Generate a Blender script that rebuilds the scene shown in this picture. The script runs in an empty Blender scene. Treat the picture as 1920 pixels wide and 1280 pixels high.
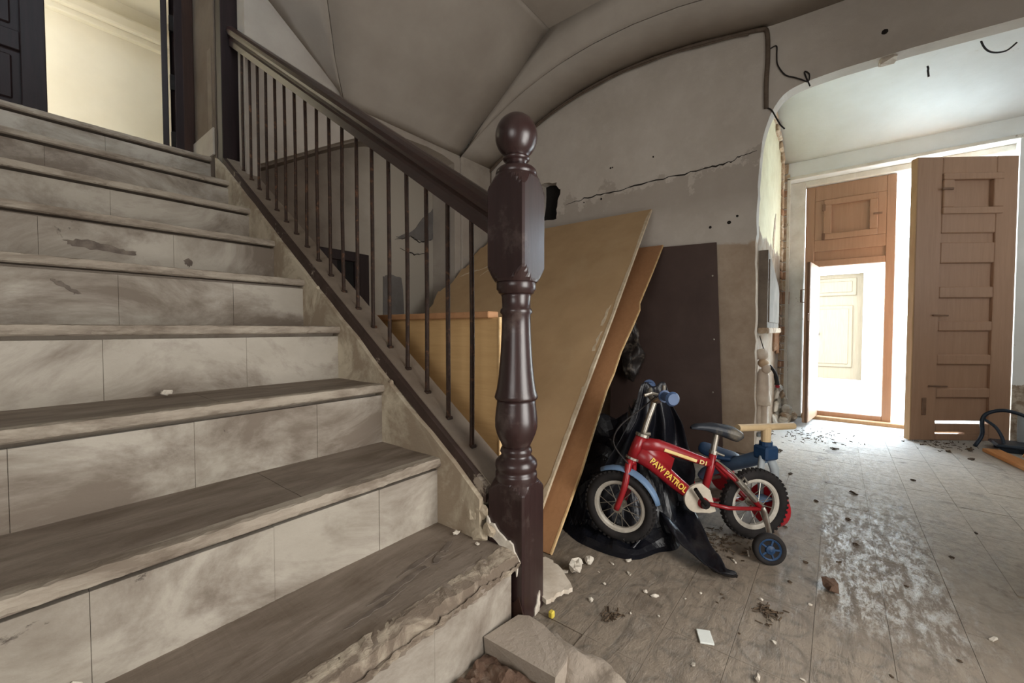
import bpy, bmesh, math, random
from mathutils import Vector, Matrix, noise
from mathutils.geometry import tessellate_polygon
random.seed(7)
SC = bpy.context.scene
COL = SC.collection
R = math.radians

# ------------------------------------------------------------ camera, sky, sun, exposure
cd = bpy.data.cameras.new('camera'); cam = bpy.data.objects.new('camera', cd); COL.objects.link(cam)
cd.sensor_width = 36.0; cd.lens = 775 / 1920 * 36; cd.clip_start = 0.02
YAW, PITCH = R(38.2), math.atan(23 / 775)
cam.location = (0, 0, 0.85)
cam.rotation_euler = Vector((math.cos(YAW) * math.cos(PITCH), math.sin(YAW) * math.cos(PITCH), -math.sin(PITCH))).to_track_quat('-Z', 'Y').to_euler()
SC.camera = cam
SC.view_settings.view_transform = 'Standard'; SC.view_settings.look = 'None'
SC.view_settings.gamma = 1.0; SC.view_settings.use_curve_mapping = False
SC.view_settings.exposure = 0.0
W = bpy.data.worlds.new('sky'); SC.world = W; W.use_nodes = True
bg = W.node_tree.nodes['Background']; bg.inputs[0].default_value = (0.72, 0.87, 1.0, 1); bg.inputs[1].default_value = 23.0

def lamp(name, kind, loc, energy, color, direction=None, **kw):
    l = bpy.data.lights.new(name, kind); l.energy = energy; l.color = color
    for k, v in kw.items(): setattr(l, k, v)
    o = bpy.data.objects.new(name, l); COL.objects.link(o); o.location = loc
    if direction is not None: o.rotation_euler = Vector(direction).to_track_quat('-Z', 'Y').to_euler()
    return o
lamp('sun', 'SUN', (6, 0, 8), 2.2, (1.0, 0.98, 0.95), (0.50, 0.22, -0.80), angle=R(0.6))
p = lamp('street_door_daylight_portal', 'AREA', (5.06, -0.40, 1.12), 1.0, (1, 1, 1), (-1, 0, 0), shape='RECTANGLE', size=1.5, size_y=2.3)
p.data.cycles.is_portal = True
lamp('added_side_fill', 'AREA', (0.90, -0.98, 0.95), 50.0, (1.0, 0.975, 0.935), (-0.36, 0.93, 0.03), shape='RECTANGLE', size=1.0, size_y=1.5)  # added key lamp, unseen, brightens the stair; no doorway stands here
lamp('added_rear_fill', 'AREA', (-2.6, -0.3, 1.5), 36.0, (1.0, 0.985, 0.955), (1.0, 0.10, 0.0), shape='RECTANGLE', size=1.4, size_y=1.5)  # added unseen fill from behind the camera; the rear wall has no window
lamp('added_vestibule_fill', 'AREA', (3.75, -2.18, 1.6), 9.5, (0.95, 0.98, 1.0), (0.35, 1.0, 0.0), shape='RECTANGLE', size=0.7, size_y=1.2)  # added unseen fill to brighten the street door leaf and its wall
lamp('landing_window_daylight', 'AREA', (-0.9, 4.1, 2.8), 38.0, (1.0, 0.97, 0.90), (0.25, 1.0, -0.05), shape='RECTANGLE', size=0.9, size_y=1.2)

# ------------------------------------------------------------ materials
def lin(c):
    if isinstance(c, str):
        c = tuple(int(c[i:i + 2], 16) / 255 for i in (0, 2, 4))
    return tuple(x / 12.92 if x <= 0.04045 else ((x + 0.055) / 1.055) ** 2.4 for x in c) + (1.0,)

class NT:
    def __init__(s, name):
        s.m = bpy.data.materials.new(name); s.m.use_nodes = True; s.t = s.m.node_tree; s.n = s.t.nodes; s.l = s.t.links
        s.b = s.n['Principled BSDF']; s.pos = s.n.new('ShaderNodeNewGeometry').outputs['Position']
    def link(s, a, b): s.l.new(a, b)
    def mapping(s, scale=(1, 1, 1), rot=(0, 0, 0), src=None):
        q = s.n.new('ShaderNodeMapping'); q.inputs['Scale'].default_value = scale; q.inputs['Rotation'].default_value = rot
        s.link(src or s.pos, q.inputs['Vector']); return q.outputs[0]
    def noise(s, scale, detail=6, rough=0.6, vec=None, dist=0.0):
        q = s.n.new('ShaderNodeTexNoise'); q.inputs['Scale'].default_value = scale; q.inputs['Detail'].default_value = detail
        q.inputs['Roughness'].default_value = rough; q.inputs['Distortion'].default_value = dist
        s.link(vec or s.pos, q.inputs['Vector']); return q.outputs['Fac']
    def ramp(s, fac, lo, hi, a=0.0, b=1.0):
        q = s.n.new('ShaderNodeMapRange'); q.inputs[1].default_value = lo; q.inputs[2].default_value = hi
        q.inputs[3].default_value = a; q.inputs[4].default_value = b; s.link(fac, q.inputs[0]); return q.outputs[0]
    def mix(s, fac, a, b):
        q = s.n.new('ShaderNodeMix'); q.data_type = 'RGBA'
        if isinstance(fac, float): q.inputs[0].default_value = fac
        else: s.link(fac, q.inputs[0])
        for v, i in ((a, 6), (b, 7)):
            if isinstance(v, (tuple, list)): q.inputs[i].default_value = v
            else: s.link(v, q.inputs[i])
        return q.outputs[2]
    def math(s, op, a, b=0.0, clamp=False):
        q = s.n.new('ShaderNodeMath'); q.operation = op; q.use_clamp = clamp
        for v, i in ((a, 0), (b, 1)):
            if isinstance(v, (int, float)): q.inputs[i].default_value = v
            else: s.link(v, q.inputs[i])
        return q.outputs[0]
    def xyz(s):
        q = s.n.new('ShaderNodeSeparateXYZ'); s.link(s.pos, q.inputs[0]); return q.outputs
    def bump(s, h, strength=0.3, dist=0.01, prev=None):
        q = s.n.new('ShaderNodeBump'); q.inputs['Strength'].default_value = strength; q.inputs['Distance'].default_value = dist
        s.link(h, q.inputs['Height'])
        if prev is not None: s.link(prev, q.inputs['Normal'])
        return q.outputs[0]
    def done(s, color, rough=0.8, metal=0.0, normal=None, spec=0.5):
        for v, k in ((color, 'Base Color'), (rough, 'Roughness'), (metal, 'Metallic'), (spec, 'Specular IOR Level')):
            if isinstance(v, (int, float, tuple)): s.b.inputs[k].default_value = v
            else: s.link(v, s.b.inputs[k])
        if normal is not None: s.link(normal, s.b.inputs['Normal'])
        return s.m

def mat(name, c1, c2=None, scale=4.0, lo=0.35, hi=0.7, rough=0.8, bump=0.25, bscale=60.0, metal=0.0, spec=0.4, stretch=(1, 1, 1), c3=None, s3=1.2, lo3=0.5, hi3=0.7, bdist=0.004):
    t = NT(name); v = t.mapping(stretch)
    c = lin(c1)
    if c2: c = t.mix(t.ramp(t.noise(scale, 7, 0.62, v), lo, hi), c, lin(c2))
    if c3: c = t.mix(t.ramp(t.noise(s3, 8, 0.66, v, 0.4), lo3, hi3), c, lin(c3))
    n = t.bump(t.noise(bscale, 5, 0.6, v), bump, bdist) if bump else None
    return t.done(c, rough, metal, n, spec)

def wood(name, c1, c2, axis='z', rough=0.6, spec=0.4, dust=None, dlo=0.45, dhi=0.75, bump=0.15):
    st = {'x': (0.6, 9, 9), 'y': (9, 0.6, 9), 'z': (9, 9, 0.6)}[axis]
    t = NT(name); v = t.mapping(st)
    g = t.noise(5, 6, 0.65, v, 0.8)
    c = t.mix(t.ramp(g, 0.3, 0.72), lin(c1), lin(c2))
    if dust: c = t.mix(t.ramp(t.noise(7, 8, 0.7), dlo, dhi), c, lin(dust))
    return t.done(c, rough, 0, t.bump(g, bump, 0.003), spec)

M = {}
# plaster of the stair hall: grey upper plaster, a damp stain, a browner bare dado low down
t = NT('arch_wall_plaster')
x, y, z = t.xyz()
n1 = t.noise(2.2, 8, 0.65); n2 = t.noise(14, 6, 0.6); n3 = t.noise(5, 8, 0.7)
c = t.mix(t.ramp(n1, 0.35, 0.7), lin('c6beb4'), lin('b5aca1'))
c = t.mix(t.ramp(n2, 0.5, 0.85, 0, 0.45), c, lin('d0c9c0'))
line = t.math('ADD', 1.98, t.math('MULTIPLY', t.math('SUBTRACT', n3, 0.5), 1.1))       # ragged damp edge
damp = t.math('MULTIPLY', t.ramp(t.math('SUBTRACT', line, z), 0.0, 0.03), t.ramp(z, 1.62, 1.78))
c = t.mix(t.math('MULTIPLY', damp, 0.55), c, lin('9a8f84'))
dz = t.math('ADD', 1.45, t.math('MULTIPLY', t.math('SUBTRACT', n3, 0.5), 0.10))
dado = t.math('MULTIPLY', t.ramp(t.math('SUBTRACT', dz, z), 0.0, 0.02), t.ramp(y, 0.74, 0.66))
c = t.mix(dado, c, t.mix(t.ramp(n3, 0.35, 0.65), lin('a38f7b'), lin('b8a692')))
M['wall_arch'] = t.done(c, 0.9, 0, t.bump(t.noise(26, 8, 0.65), 0.35, 0.006), 0.2)
M['plaster'] = mat('hall_plaster', 'aaa196', '9b9187', 3.0, rough=0.9, bump=0.3, bscale=24, spec=0.2, c3='8b8177', s3=1.6, lo3=0.56, hi3=0.8)
M['ceil'] = mat('hall_ceiling_plaster', 'aea69c', '9f968c', 2.0, rough=0.92, bump=0.2, bscale=20, spec=0.2)
t = NT('vestibule_white_paint')
x, y, z = t.xyz(); n3 = t.noise(4.5, 9, 0.72); n4 = t.noise(16, 8, 0.7)
c = t.mix(t.ramp(t.noise(2.5, 7, 0.62), 0.35, 0.7), lin('edefed'), lin('e2e3df'))
c = t.mix(t.ramp(n4, 0.66, 0.74, 0, 0.6), c, lin('b3a592'))
peel = t.ramp(t.math('SUBTRACT', t.math('SUBTRACT', t.math('MULTIPLY', n3, 1.7), 0.42), z), 0.0, 0.03)
c = t.mix(peel, c, t.mix(t.ramp(n4, 0.42, 0.58), lin('8f7c6a'), lin('c3b6a5')))
M['white'] = t.done(c, 0.78, 0, t.bump(t.noise(22, 8, 0.7), 0.3, 0.006), 0.3)
M['cream'] = mat('landing_cream_paint', 'e6dfcd', 'dcd4c0', 2.0, rough=0.85, bump=0.1, bscale=20, spec=0.2)
t = NT('vestibule_side_plaster')
x, y, z = t.xyz(); n3 = t.noise(6, 8, 0.7)
c = t.mix(t.ramp(n3, 0.4, 0.65), lin('e8dfc0'), lin('d9ceac'))
c = t.mix(t.ramp(t.math('SUBTRACT', t.math('ADD', 1.42, t.math('MULTIPLY', n3, 0.25)), z), 0, 0.02), c, t.mix(t.ramp(n3, 0.35, 0.6), lin('a89c8c'), lin('8f7a66')))
M['vest_side'] = t.done(c, 0.9, 0, t.bump(t.noise(30, 8, 0.7), 0.6, 0.01), 0.2)
M['stone'] = mat('exposed_rubble', 'c9b49a', '9a7a5e', 9, rough=0.95, bump=0.8, bscale=40, bdist=0.01, c3='d8ccba', s3=14, lo3=0.5, hi3=0.65)
M['plasterbits'] = mat('plaster_chip', 'ddd6c8', 'b9aea0', 30, rough=0.9, bump=0.4, bscale=120)
M['shard'] = mat('plaster_shard', 'd9cfc0', 'b7a896', 14, rough=0.9, bump=0.4, bscale=70)
t = NT('recess_painted_shade')  # shade of the recess put into the colour, paler towards larger x
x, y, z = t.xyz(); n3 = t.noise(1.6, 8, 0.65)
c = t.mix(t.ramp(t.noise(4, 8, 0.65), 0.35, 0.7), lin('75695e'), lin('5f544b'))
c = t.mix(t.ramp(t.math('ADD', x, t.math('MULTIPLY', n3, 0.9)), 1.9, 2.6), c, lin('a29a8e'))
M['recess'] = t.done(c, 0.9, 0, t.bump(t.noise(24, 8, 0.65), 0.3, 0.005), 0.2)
M['reveal'] = mat('brown_reveal', '6b5f54', '594d43', 3, rough=0.9, bump=0.2, spec=0.2)  # darker brown than the hall plaster
M['dark_void'] = mat('dark_void', '1a1715', '0e0c0b', 9, rough=0.95, bump=0.5)
M['crack'] = mat('crack', '2c2723', None, rough=1, bump=0)
M['greypatch'] = mat('grey_patch_tone', '6f6b68', '5e5955', 9, rough=0.85, bump=0.2)
M['damppaint'] = mat('brown_old_paint', '6d5f55', '5d5048', 6, rough=0.85, bump=0.2)

# dusty patterned cement tiles, worn shiny in streaks
t = NT('patterned_cement_tile')
x, y, z = t.xyz(); TS = 0.168
def cell(o, off):
    return t.math('SUBTRACT', t.math('FRACT', t.math('DIVIDE', t.math('ADD', o, off), TS)), 0.5)
u = cell(x, 0.0 + 100 * TS); v = cell(y, 0.13 + 100 * TS)
d = t.math('SQRT', t.math('ADD', t.math('MULTIPLY', u, u), t.math('MULTIPLY', v, v)))
ring = t.ramp(t.math('ABSOLUTE', t.math('SUBTRACT', d, 0.46)), 0.0, 0.05, 1, 0)
star = t.ramp(t.math('ABSOLUTE', t.math('MULTIPLY', u, v)), 0.004, 0.022, 1, 0)
star = t.math('MULTIPLY', star, t.ramp(d, 0.40, 0.44, 1, 0))
hub = t.ramp(d, 0.08, 0.11, 1, 0)
pat = t.math('MAXIMUM', t.math('MAXIMUM', ring, star), hub, True)
streak = t.noise(3.0, 8, 0.68, t.mapping((2.2, 7.5, 1), (0, 0, R(18))), 0.6)
blot = t.noise(1.7, 7, 0.62); fine = t.noise(26, 6, 0.7)
c = t.mix(t.math('MULTIPLY', pat, 0.8), lin('7d7163'), lin('5d5449'))
c = t.mix(t.ramp(streak, 0.42, 0.66), c, lin('8f8272'))
c = t.mix(t.ramp(blot, 0.48, 0.72, 0, 0.75), c, lin('776a5b'))
c = t.mix(t.ramp(fine, 0.62, 0.74, 0, 0.7), c, lin('463a30'))
c = t.mix(t.ramp(t.math('SUBTRACT', x, y), 1.7, 3.0, 0, 0.8), c, t.mix(t.ramp(fine, 0.4, 0.6), lin('b5a491'), lin('cdbda8')))  # tan dust, also lightened to carry the door's light over the mid floor
c = t.mix(t.ramp(x, 3.3, 4.3, 0, 0.8), c, lin('a5a5a3'))                                 # dust, also lightened to put the street door's daylight into the colour
grain = t.noise(38, 6, 0.75, t.mapping((0.7, 1.6, 1), (0, 0, R(18))))
edge = t.math('MULTIPLY', t.math('SUBTRACT', t.noise(9, 5, 0.6), 0.5), 0.10)
ye = t.math('ADD', y, edge); xe_ = t.math('ADD', x, t.math('MULTIPLY', edge, 3.0))
path = t.math('MULTIPLY', t.ramp(ye, -0.33, -0.27), t.ramp(ye, 0.045, 0.02))               # two tile rows kept clean by walking
path = t.math('MULTIPLY', path, t.math('MULTIPLY', t.ramp(xe_, 1.42, 1.60), t.ramp(xe_, 2.9, 2.0, 0.25, 1)))
pat2 = t.noise(21, 9, 0.78, t.mapping((0.5, 1.5, 1), (0, 0, R(18))), 0.3)
clean = t.math('MULTIPLY', t.ramp(pat2, 0.45, 0.57), t.ramp(grain, 0.40, 0.54, 0.15, 1))
wear = t.math('MULTIPLY', t.math('MAXIMUM', t.math('MULTIPLY', path, clean), t.math('MULTIPLY', t.math('MULTIPLY', t.ramp(streak, 0.445, 0.515, 1, 0), clean), 0.35)), 1.0)
c = t.mix(t.math('MULTIPLY', t.math('MULTIPLY', path, t.ramp(pat2, 0.52, 0.44)), 0.6), c, lin('6d6053'))
c = t.mix(t.math('MULTIPLY', wear, 0.65), c, lin('b5aea2'))
c = t.mix(t.math('MULTIPLY', t.ramp(t.noise(5.5, 9, 0.72, None, 0.8), 0.56, 0.66), 0.55), c, lin('66594c'))
rg = t.ramp(wear, 0.0, 1.0, 0.78, 0.24)
M['tile'] = t.done(c, rg, 0, t.bump(t.math('ADD', t.math('MULTIPLY', fine, 1.6), t.math('MULTIPLY', streak, 1.5)), 0.6, 0.006), 0.65)
M['grout'] = mat('grout', '5b5147', '463d35', 9, rough=0.95)

# the stair: painted risers, dusty wooden-grey treads
def dirty(name, base, base2, dirt, dlo, dhi, st, rough=0.75, bump=0.3, bs=30, dark=None):
    t = NT(name); v = t.mapping(st)
    c = t.mix(t.ramp(t.noise(3.2, 8, 0.65, v), 0.35, 0.7), lin(base), lin(base2))
    c = t.mix(t.ramp(t.noise(2.3, 9, 0.68, v, 0.5), dlo, dhi, 0, 0.85), c, lin(dirt))
    if dark: c = t.mix(t.ramp(t.noise(4.2, 9, 0.72, v, 1.2), 0.655, 0.70, 0, 0.9), c, lin(dark))
    return t.done(c, rough, 0, t.bump(t.noise(bs, 7, 0.65, v), bump, 0.005), 0.3)
M['riser'] = dirty('painted_riser', 'b2aa9e', '9f978a', '6b5e52', 0.43, 0.61, (1, 1, 1.6), dark='4a413a')
M['tread'] = dirty('dusty_tread', '8d8175', '7c7064', '625548', 0.42, 0.64, (1.3, 5, 3), 0.7, 0.4, 26, '5a4c41')
M['nosing'] = dirty('worn_nosing', 'aca293', '978b7d', '6f6255', 0.45, 0.62, (1.5, 6, 6), 0.75, 0.5, 24)
M['nosing_bare'] = dirty('bare_crumbled_nosing', 'b8ab97', '9d8f7e', '6f6053', 0.46, 0.56, (3, 6, 6), 0.9, 0.9, 60)
M['sideplaster'] = dirty('stringer_plaster', 'cdc2ac', 'b8ab95', '94836f', 0.46, 0.58, (1.5, 1.5, 1.5), 0.9, 0.6, 30)
M['darkmark'] = mat('rubbed_dark_paint', '5a5048', '7d7166', 26, rough=0.8, bump=0.2)
M['kerb'] = dirty('kerb_concrete', 'a3978a', '948879', '75675a', 0.5, 0.7, (2, 2, 2), 0.9, 0.7, 40)
M['rubble'] = mat('brown_rubble', '6d5647', '4d3a2f', 9, rough=0.95, bump=0.9, bscale=40, bdist=0.01, c3='8d7e70', s3=12, lo3=0.55, hi3=0.7)
M['darkwood'] = wood('dark_varnished_wood', '352322', '281a19', 'z', 0.30, 0.6, '6a5e58', 0.58, 0.85)
M['railwood'] = wood('handrail_wood', '38231e', '291a17', 'y', 0.30, 0.6, '5c4f46', 0.72, 0.95)
M['darkpaint'] = mat('dark_stringer_paint', '43332d', '33261f', 12, rough=0.7, bump=0.4, c3='9a8e80', s3=9, lo3=0.60, hi3=0.66)
M['railbar'] = mat('dusty_stringer_cap', '8a7d6f', '786a5d', 8, rough=0.85, bump=0.2)
M['rust'] = mat('rusty_iron', '3e2c22', '291d17', 40, rough=0.55, bump=0.6, bscale=160, metal=0.3, c3='6e4a33', s3=30, lo3=0.55, hi3=0.7)
M['doorwood_dark'] = wood('dark_door_wood', '2a1d1d', '1d1414', 'z', 0.5, 0.3)
M['jambwood'] = wood('brown_jamb_wood', '3a251b', '2a1b15', 'z', 0.6, 0.3)
M['fibre'] = mat('fibreboard', 'bd9f79', 'b1946f', 5, rough=0.8, bump=0.1, bscale=90, c3='c0a682', s3=2.0, lo3=0.55, hi3=0.8)
M['fibreedge'] = mat('fibreboard_edge', 'd9cab0', 'b9a486', 20, rough=0.9, bump=0.4)
M['ply'] = wood('orange_plywood', 'b98a62', 'ab7d57', 'x', 0.6, 0.35, bump=0.05)
M['plyedge'] = mat('plywood_edge', 'e3c494', 'c79f6a', 30, rough=0.85, bump=0.3)
M['lowboard'] = wood('pale_plywood', 'd0ab78', 'c29c6a', 'y', 0.65, 0.3, bump=0.08)
M['brownboard'] = mat('dark_brown_board', '51403a', '473732', 3, rough=0.62, bump=0.08, c3='5a4a44', s3=2, lo3=0.5, hi3=0.8)
M['ironpaint'] = mat('painted_iron', '7d604c', '6a4f3d', 20, rough=0.6, bump=0.2)
M['doorbrown'] = wood('brown_painted_door', 'a9876e', '9d7b62', 'z', 0.5, 0.4, bump=0.06)
M['dooredge'] = wood('bare_door_edge', 'b89874', 'a58561', 'z', 0.7, 0.3)
M['iron'] = mat('dark_iron', '2a2624', '1c1a19', 30, rough=0.5, metal=0.6, bump=0.2)
M['whitepaint'] = mat('white_frame_paint', 'e6e2d8', 'cfc8ba', 9, rough=0.6, bump=0.2, c3='9a8d7c', s3=12, lo3=0.66, hi3=0.72)
M['cable'] = mat('old_cable', '6b5d50', '584b40', 30, rough=0.7, bump=0.3)
M['cabledark'] = mat('black_cable', '201c1b', None, rough=0.6, bump=0)
M['red'] = mat('red_enamel', '921b22', '7d151b', 8, rough=0.32, spec=0.5, bump=0, c3='7c2a2a', s3=18, lo3=0.6, hi3=0.8)
M['redplastic'] = mat('red_plastic', 'b3202a', 'a01a24', 8, rough=0.4, bump=0)
M['yellowprint'] = mat('yellow_print', 'd8b24a', None, rough=0.5, bump=0)
M['cream_band'] = mat('cream_print', 'e2c98f', 'cdb070', 30, rough=0.5, bump=0)
M['tyre'] = mat('tyre_rubber', '1d1b1b', '2b2726', 20, rough=0.85, bump=0.2, spec=0.3)
M['rim'] = mat('dusty_white_rim', 'c4beb2', 'a49c8f', 20, rough=0.5, bump=0.1)
M['chrome'] = mat('dull_chrome', 'b9b4aa', '8f887c', 30, rough=0.35, metal=0.85, bump=0.1)
M['bluegrey'] = mat('blue_grey_plastic', '647d9a', '566d89', 12, rough=0.45, bump=0, c3='7d8791', s3=6, lo3=0.6, hi3=0.8)
M['gripblue'] = mat('blue_grip', '42587a', '38496a', 12, rough=0.5, bump=0)
M['wheelblue'] = mat('blue_wheel_plastic', '1f3f63', '19324f', 20, rough=0.5, bump=0)
M['saddle'] = mat('blue_black_saddle', '2b3038', '23272e', 12, rough=0.5, bump=0.1, c3='7d7464', s3=8, lo3=0.52, hi3=0.75)
M['guard'] = mat('cream_chain_guard', 'c9bfae', 'b0a594', 16, rough=0.5, bump=0.05)
M['beige'] = mat('faded_beige_plastic', 'cdb48c', 'bda27a', 12, rough=0.5, bump=0)
M['lightgrey'] = mat('light_grey_plastic', 'a9b0b3', '969da1', 12, rough=0.45, bump=0)
M['polythene'] = mat('black_polythene', '0d0e14', '14151c', 5, rough=0.36, spec=0.4, bump=0.5, bscale=22, bdist=0.008, c3='2b2a2c', s3=5, lo3=0.55, hi3=0.75)
M['dustybag'] = mat('dusty_dark_plastic', '3b3532', '211d1d', 14, rough=0.4, bump=0.5, bscale=30, c3='7d7266', s3=12, lo3=0.5, hi3=0.62)
M['doll_cloth'] = mat('dusty_white_cloth', 'e9dccb', 'd6c3b0', 14, rough=0.9, bump=0.4)
M['doll_skin'] = mat('dusty_beige_cloth', 'd9bd9b', 'c4a586', 14, rough=0.8, bump=0.3)
M['greypaint'] = mat('weathered_grey_board', '8b7f71', '6f6459', 7, rough=0.9, bump=0.4)
M['plank'] = wood('raw_plank', 'c98f5c', 'b57c4a', 'x', 0.7, 0.3)
M['facade'] = mat('pale_facade', 'f0ebe2', 'e6e0d4', 3, rough=0.9, bump=0.3)
M['facadedoor'] = wood('facade_door_wood', '5e5140', '544634', 'z', 0.6, 0.3)
M['street'] = mat('street_paving', 'd2d2cf', 'c4c3be', 4, rough=0.9, bump=0.3)
M['eave'] = mat('grey_eave', '8f989c', '7f888c', 5, rough=0.7, bump=0.1)
M['straw'] = mat('dry_debris', '5d4d3c', '41352a', 40, rough=0.95, bump=0.3)
M['brick'] = mat('reddish_brick', 'b48e72', 'a07c62', 16, rough=0.95, bump=0.6, c3='c9b49a', s3=12, lo3=0.55, hi3=0.7)
M['yellowbit'] = mat('yellow_paper', 'd9c24e', None, rough=0.8, bump=0)
M['paper'] = mat('pale_paper', 'd9dcd6', None, rough=0.8, bump=0)
M['bluetube'] = mat('blue_black_tube', '2e3b4a', '232c38', 20, rough=0.4, metal=0.3, bump=0.05)

# ------------------------------------------------------------ object helpers
WORG = {}
def link(name, me, m, parent=None, origin=None, smooth=False, kind=None):
    """me is built in world coordinates; its origin is moved to the middle of its base"""
    o = bpy.data.objects.new(name, me); COL.objects.link(o)
    if origin is None:
        vs = me.vertices
        lo = [min(v.co[i] for v in vs) for i in range(3)]; hi = [max(v.co[i] for v in vs) for i in range(3)]
        origin = Vector(((lo[0] + hi[0]) / 2, (lo[1] + hi[1]) / 2, lo[2]))
    me.transform(Matrix.Translation(-origin))
    WORG[o.name] = origin.copy()
    if parent is not None:
        o.parent = parent; o.location = origin - WORG[parent.name]
    else: o.location = origin
    if m is not None: me.materials.append(m if not isinstance(m, str) else M[m])
    if smooth: me.polygons.foreach_set('use_smooth', [True] * len(me.polygons))
    if kind: o['kind'] = kind
    return o
def root(name, loc, label=None, cat=None, group=None, kind=None):
    o = bpy.data.objects.new(name, None); COL.objects.link(o); o.location = loc; o.empty_display_size = 0.1
    WORG[o.name] = Vector(loc); tag(o, label, cat, group, kind); return o
def tag(o, label=None, cat=None, group=None, kind=None):
    if label: o['label'] = label
    if cat: o['category'] = cat
    if group: o['group'] = group
    if kind: o['kind'] = kind
    return o
def bm_mesh(bm):
    bmesh.ops.recalc_face_normals(bm, faces=bm.faces[:])
    me = bpy.data.meshes.new('m'); bm.to_mesh(me); bm.free(); return me
def pyd(V, F):
    bm = bmesh.new(); vs = [bm.verts.new(v) for v in V]
    for f in F:
        try: bm.faces.new([vs[i] for i in f])
        except ValueError: pass
    return bm
class B:
    """collects shapes of ONE part"""
    def __init__(s): s.bm = bmesh.new()
    def add(s, bm2, mtx=None):
        me = bpy.data.meshes.new('t'); bm2.to_mesh(me); bm2.free()
        if mtx is not None: me.transform(mtx)
        s.bm.from_mesh(me); bpy.data.meshes.remove(me); return s
    def box(s, lo, hi, bev=0.0, mtx=None, seg=1):
        q = bmesh.new(); bmesh.ops.create_cube(q, size=1)
        c = [(a + b) / 2 for a, b in zip(lo, hi)]; d = [abs(b - a) for a, b in zip(lo, hi)]
        for v in q.verts: v.co = Vector((c[0] + v.co.x * d[0], c[1] + v.co.y * d[1], c[2] + v.co.z * d[2]))
        if bev: bmesh.ops.bevel(q, geom=q.edges[:], offset=min(bev, min(d) * 0.45), segments=seg, affect='EDGES', profile=0.6)
        return s.add(q, mtx)
    def tube(s, pts, r, n=8, closed=False, cap=True, flat=1.0):
        P = [Vector(p) for p in pts]; k = len(P)
        rad = r if isinstance(r, (list, tuple)) else [r] * k
        T = []
        for i in range(k):
            a = P[i - 1] if (i > 0 or closed) else P[i]; b = P[(i + 1) % k] if (i < k - 1 or closed) else P[i]
            T.append((b - a).normalized())
        N = Vector((0, 0, 1)); N = N - T[0] * N.dot(T[0])
        if N.length < 0.05: N = Vector((1, 0, 0)) - T[0] * T[0].x
        N.normalize(); V = []; F = []
        for i in range(k):
            N = N - T[i] * N.dot(T[i]); N.normalize(); Bn = T[i].cross(N)
            for j in range(n):
                a = 2 * math.pi * j / n
                V.append(P[i] + (N * math.cos(a) + Bn * math.sin(a) * flat) * rad[i])
        for i in range(k if closed else k - 1):
            for j in range(n):
                a, b = i * n, ((i + 1) % k) * n
                F.append((a + j, a + (j + 1) % n, b + (j + 1) % n, b + j))
        if cap and not closed: F += [tuple(range(n))[::-1], tuple((k - 1) * n + j for j in range(n))]
        return s.add(pyd(V, F))
    def lathe(s, prof, n=24, mtx=None):
        V = []; F = []; k = len(prof)
        for (r, z) in prof:
            for j in range(n):
                a = 2 * math.pi * j / n; V.append((r * math.cos(a), r * math.sin(a), z))
        for i in range(k - 1):
            for j in range(n): F.append((i * n + j, i * n + (j + 1) % n, (i + 1) * n + (j + 1) % n, (i + 1) * n + j))
        F += [tuple(range(n))[::-1], tuple((k - 1) * n + j for j in range(n))]
        q = pyd(V, F); bmesh.ops.remove_doubles(q, verts=q.verts[:], dist=1e-6)
        return s.add(q, mtx)
    def prism(s, poly, fn, d0, d1, holes=()):
        """2D polygon with holes; fn(a, b, d) -> 3D point"""
        loops = [poly] + list(holes)
        flat = [p for l in loops for p in l]
        tris = tessellate_polygon([[Vector((p[0], p[1], 0)) for p in l] for l in loops])
        n = len(flat); V = [fn(p[0], p[1], d0) for p in flat] + [fn(p[0], p[1], d1) for p in flat]
        F = [tuple(t) for t in tris] + [tuple(i + n for i in t)[::-1] for t in tris]
        o = 0
        for l in loops:
            k = len(l)
            for i in range(k): a, b = o + i, o + (i + 1) % k; F.append((a, b, b + n, a + n))
            o += k
        return s.add(pyd(V, F))
    def grid(s, nu, nv, fn, thick=None):
        V = [fn(i / nu, j / nv) for j in range(nv + 1) for i in range(nu + 1)]
        F = [(j * (nu + 1) + i, j * (nu + 1) + i + 1, (j + 1) * (nu + 1) + i + 1, (j + 1) * (nu + 1) + i) for j in range(nv) for i in range(nu)]
        q = pyd(V, F)
        if thick: bmesh.ops.recalc_face_normals(q, faces=q.faces[:]); bmesh.ops.solidify(q, geom=q.faces[:], thickness=thick)
        return s.add(q)
    def jitter(s, amt, freq=8.0, seed=0):
        for v in s.bm.verts: v.co += noise.noise_vector(v.co * freq + Vector((seed, seed * 2.3, 0))) * amt
        return s
    def obj(s, name, m, parent=None, smooth=False, kind=None, **kw): return link(name, bm_mesh(s.bm), m, parent, smooth=smooth, kind=kind, **kw)
def fX(a, b, d): return (d, a, b)      # polygon in (y, z), thickness along x
def fY(a, b, d): return (a, d, b)      # polygon in (x, z), thickness along y
def fZ(a, b, d): return (a, b, d)
def lerp(a, b, t): return a + (b - a) * t
def interp(tab, x):
    if x <= tab[0][0]: return tab[0][1]
    for (a, p), (b, q) in zip(tab, tab[1:]):
        if x <= b: return p + (q - p) * (x - a) / (b - a)
    return tab[-1][1]
def smoothrow(pts, per=6):
    P = [Vector(p) for p in pts]; out = []
    for i in range(len(P) - 1):
        p0, p1, p2, p3 = P[max(i - 1, 0)], P[i], P[i + 1], P[min(i + 2, len(P) - 1)]
        for k in range(per):
            t = k / per
            out.append(0.5 * ((2 * p1) + (p2 - p0) * t + (2 * p0 - 5 * p1 + 4 * p2 - p3) * t * t + (3 * p1 - p0 - 3 * p2 + p3) * t ** 3))
    return out + [P[-1]]

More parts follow.
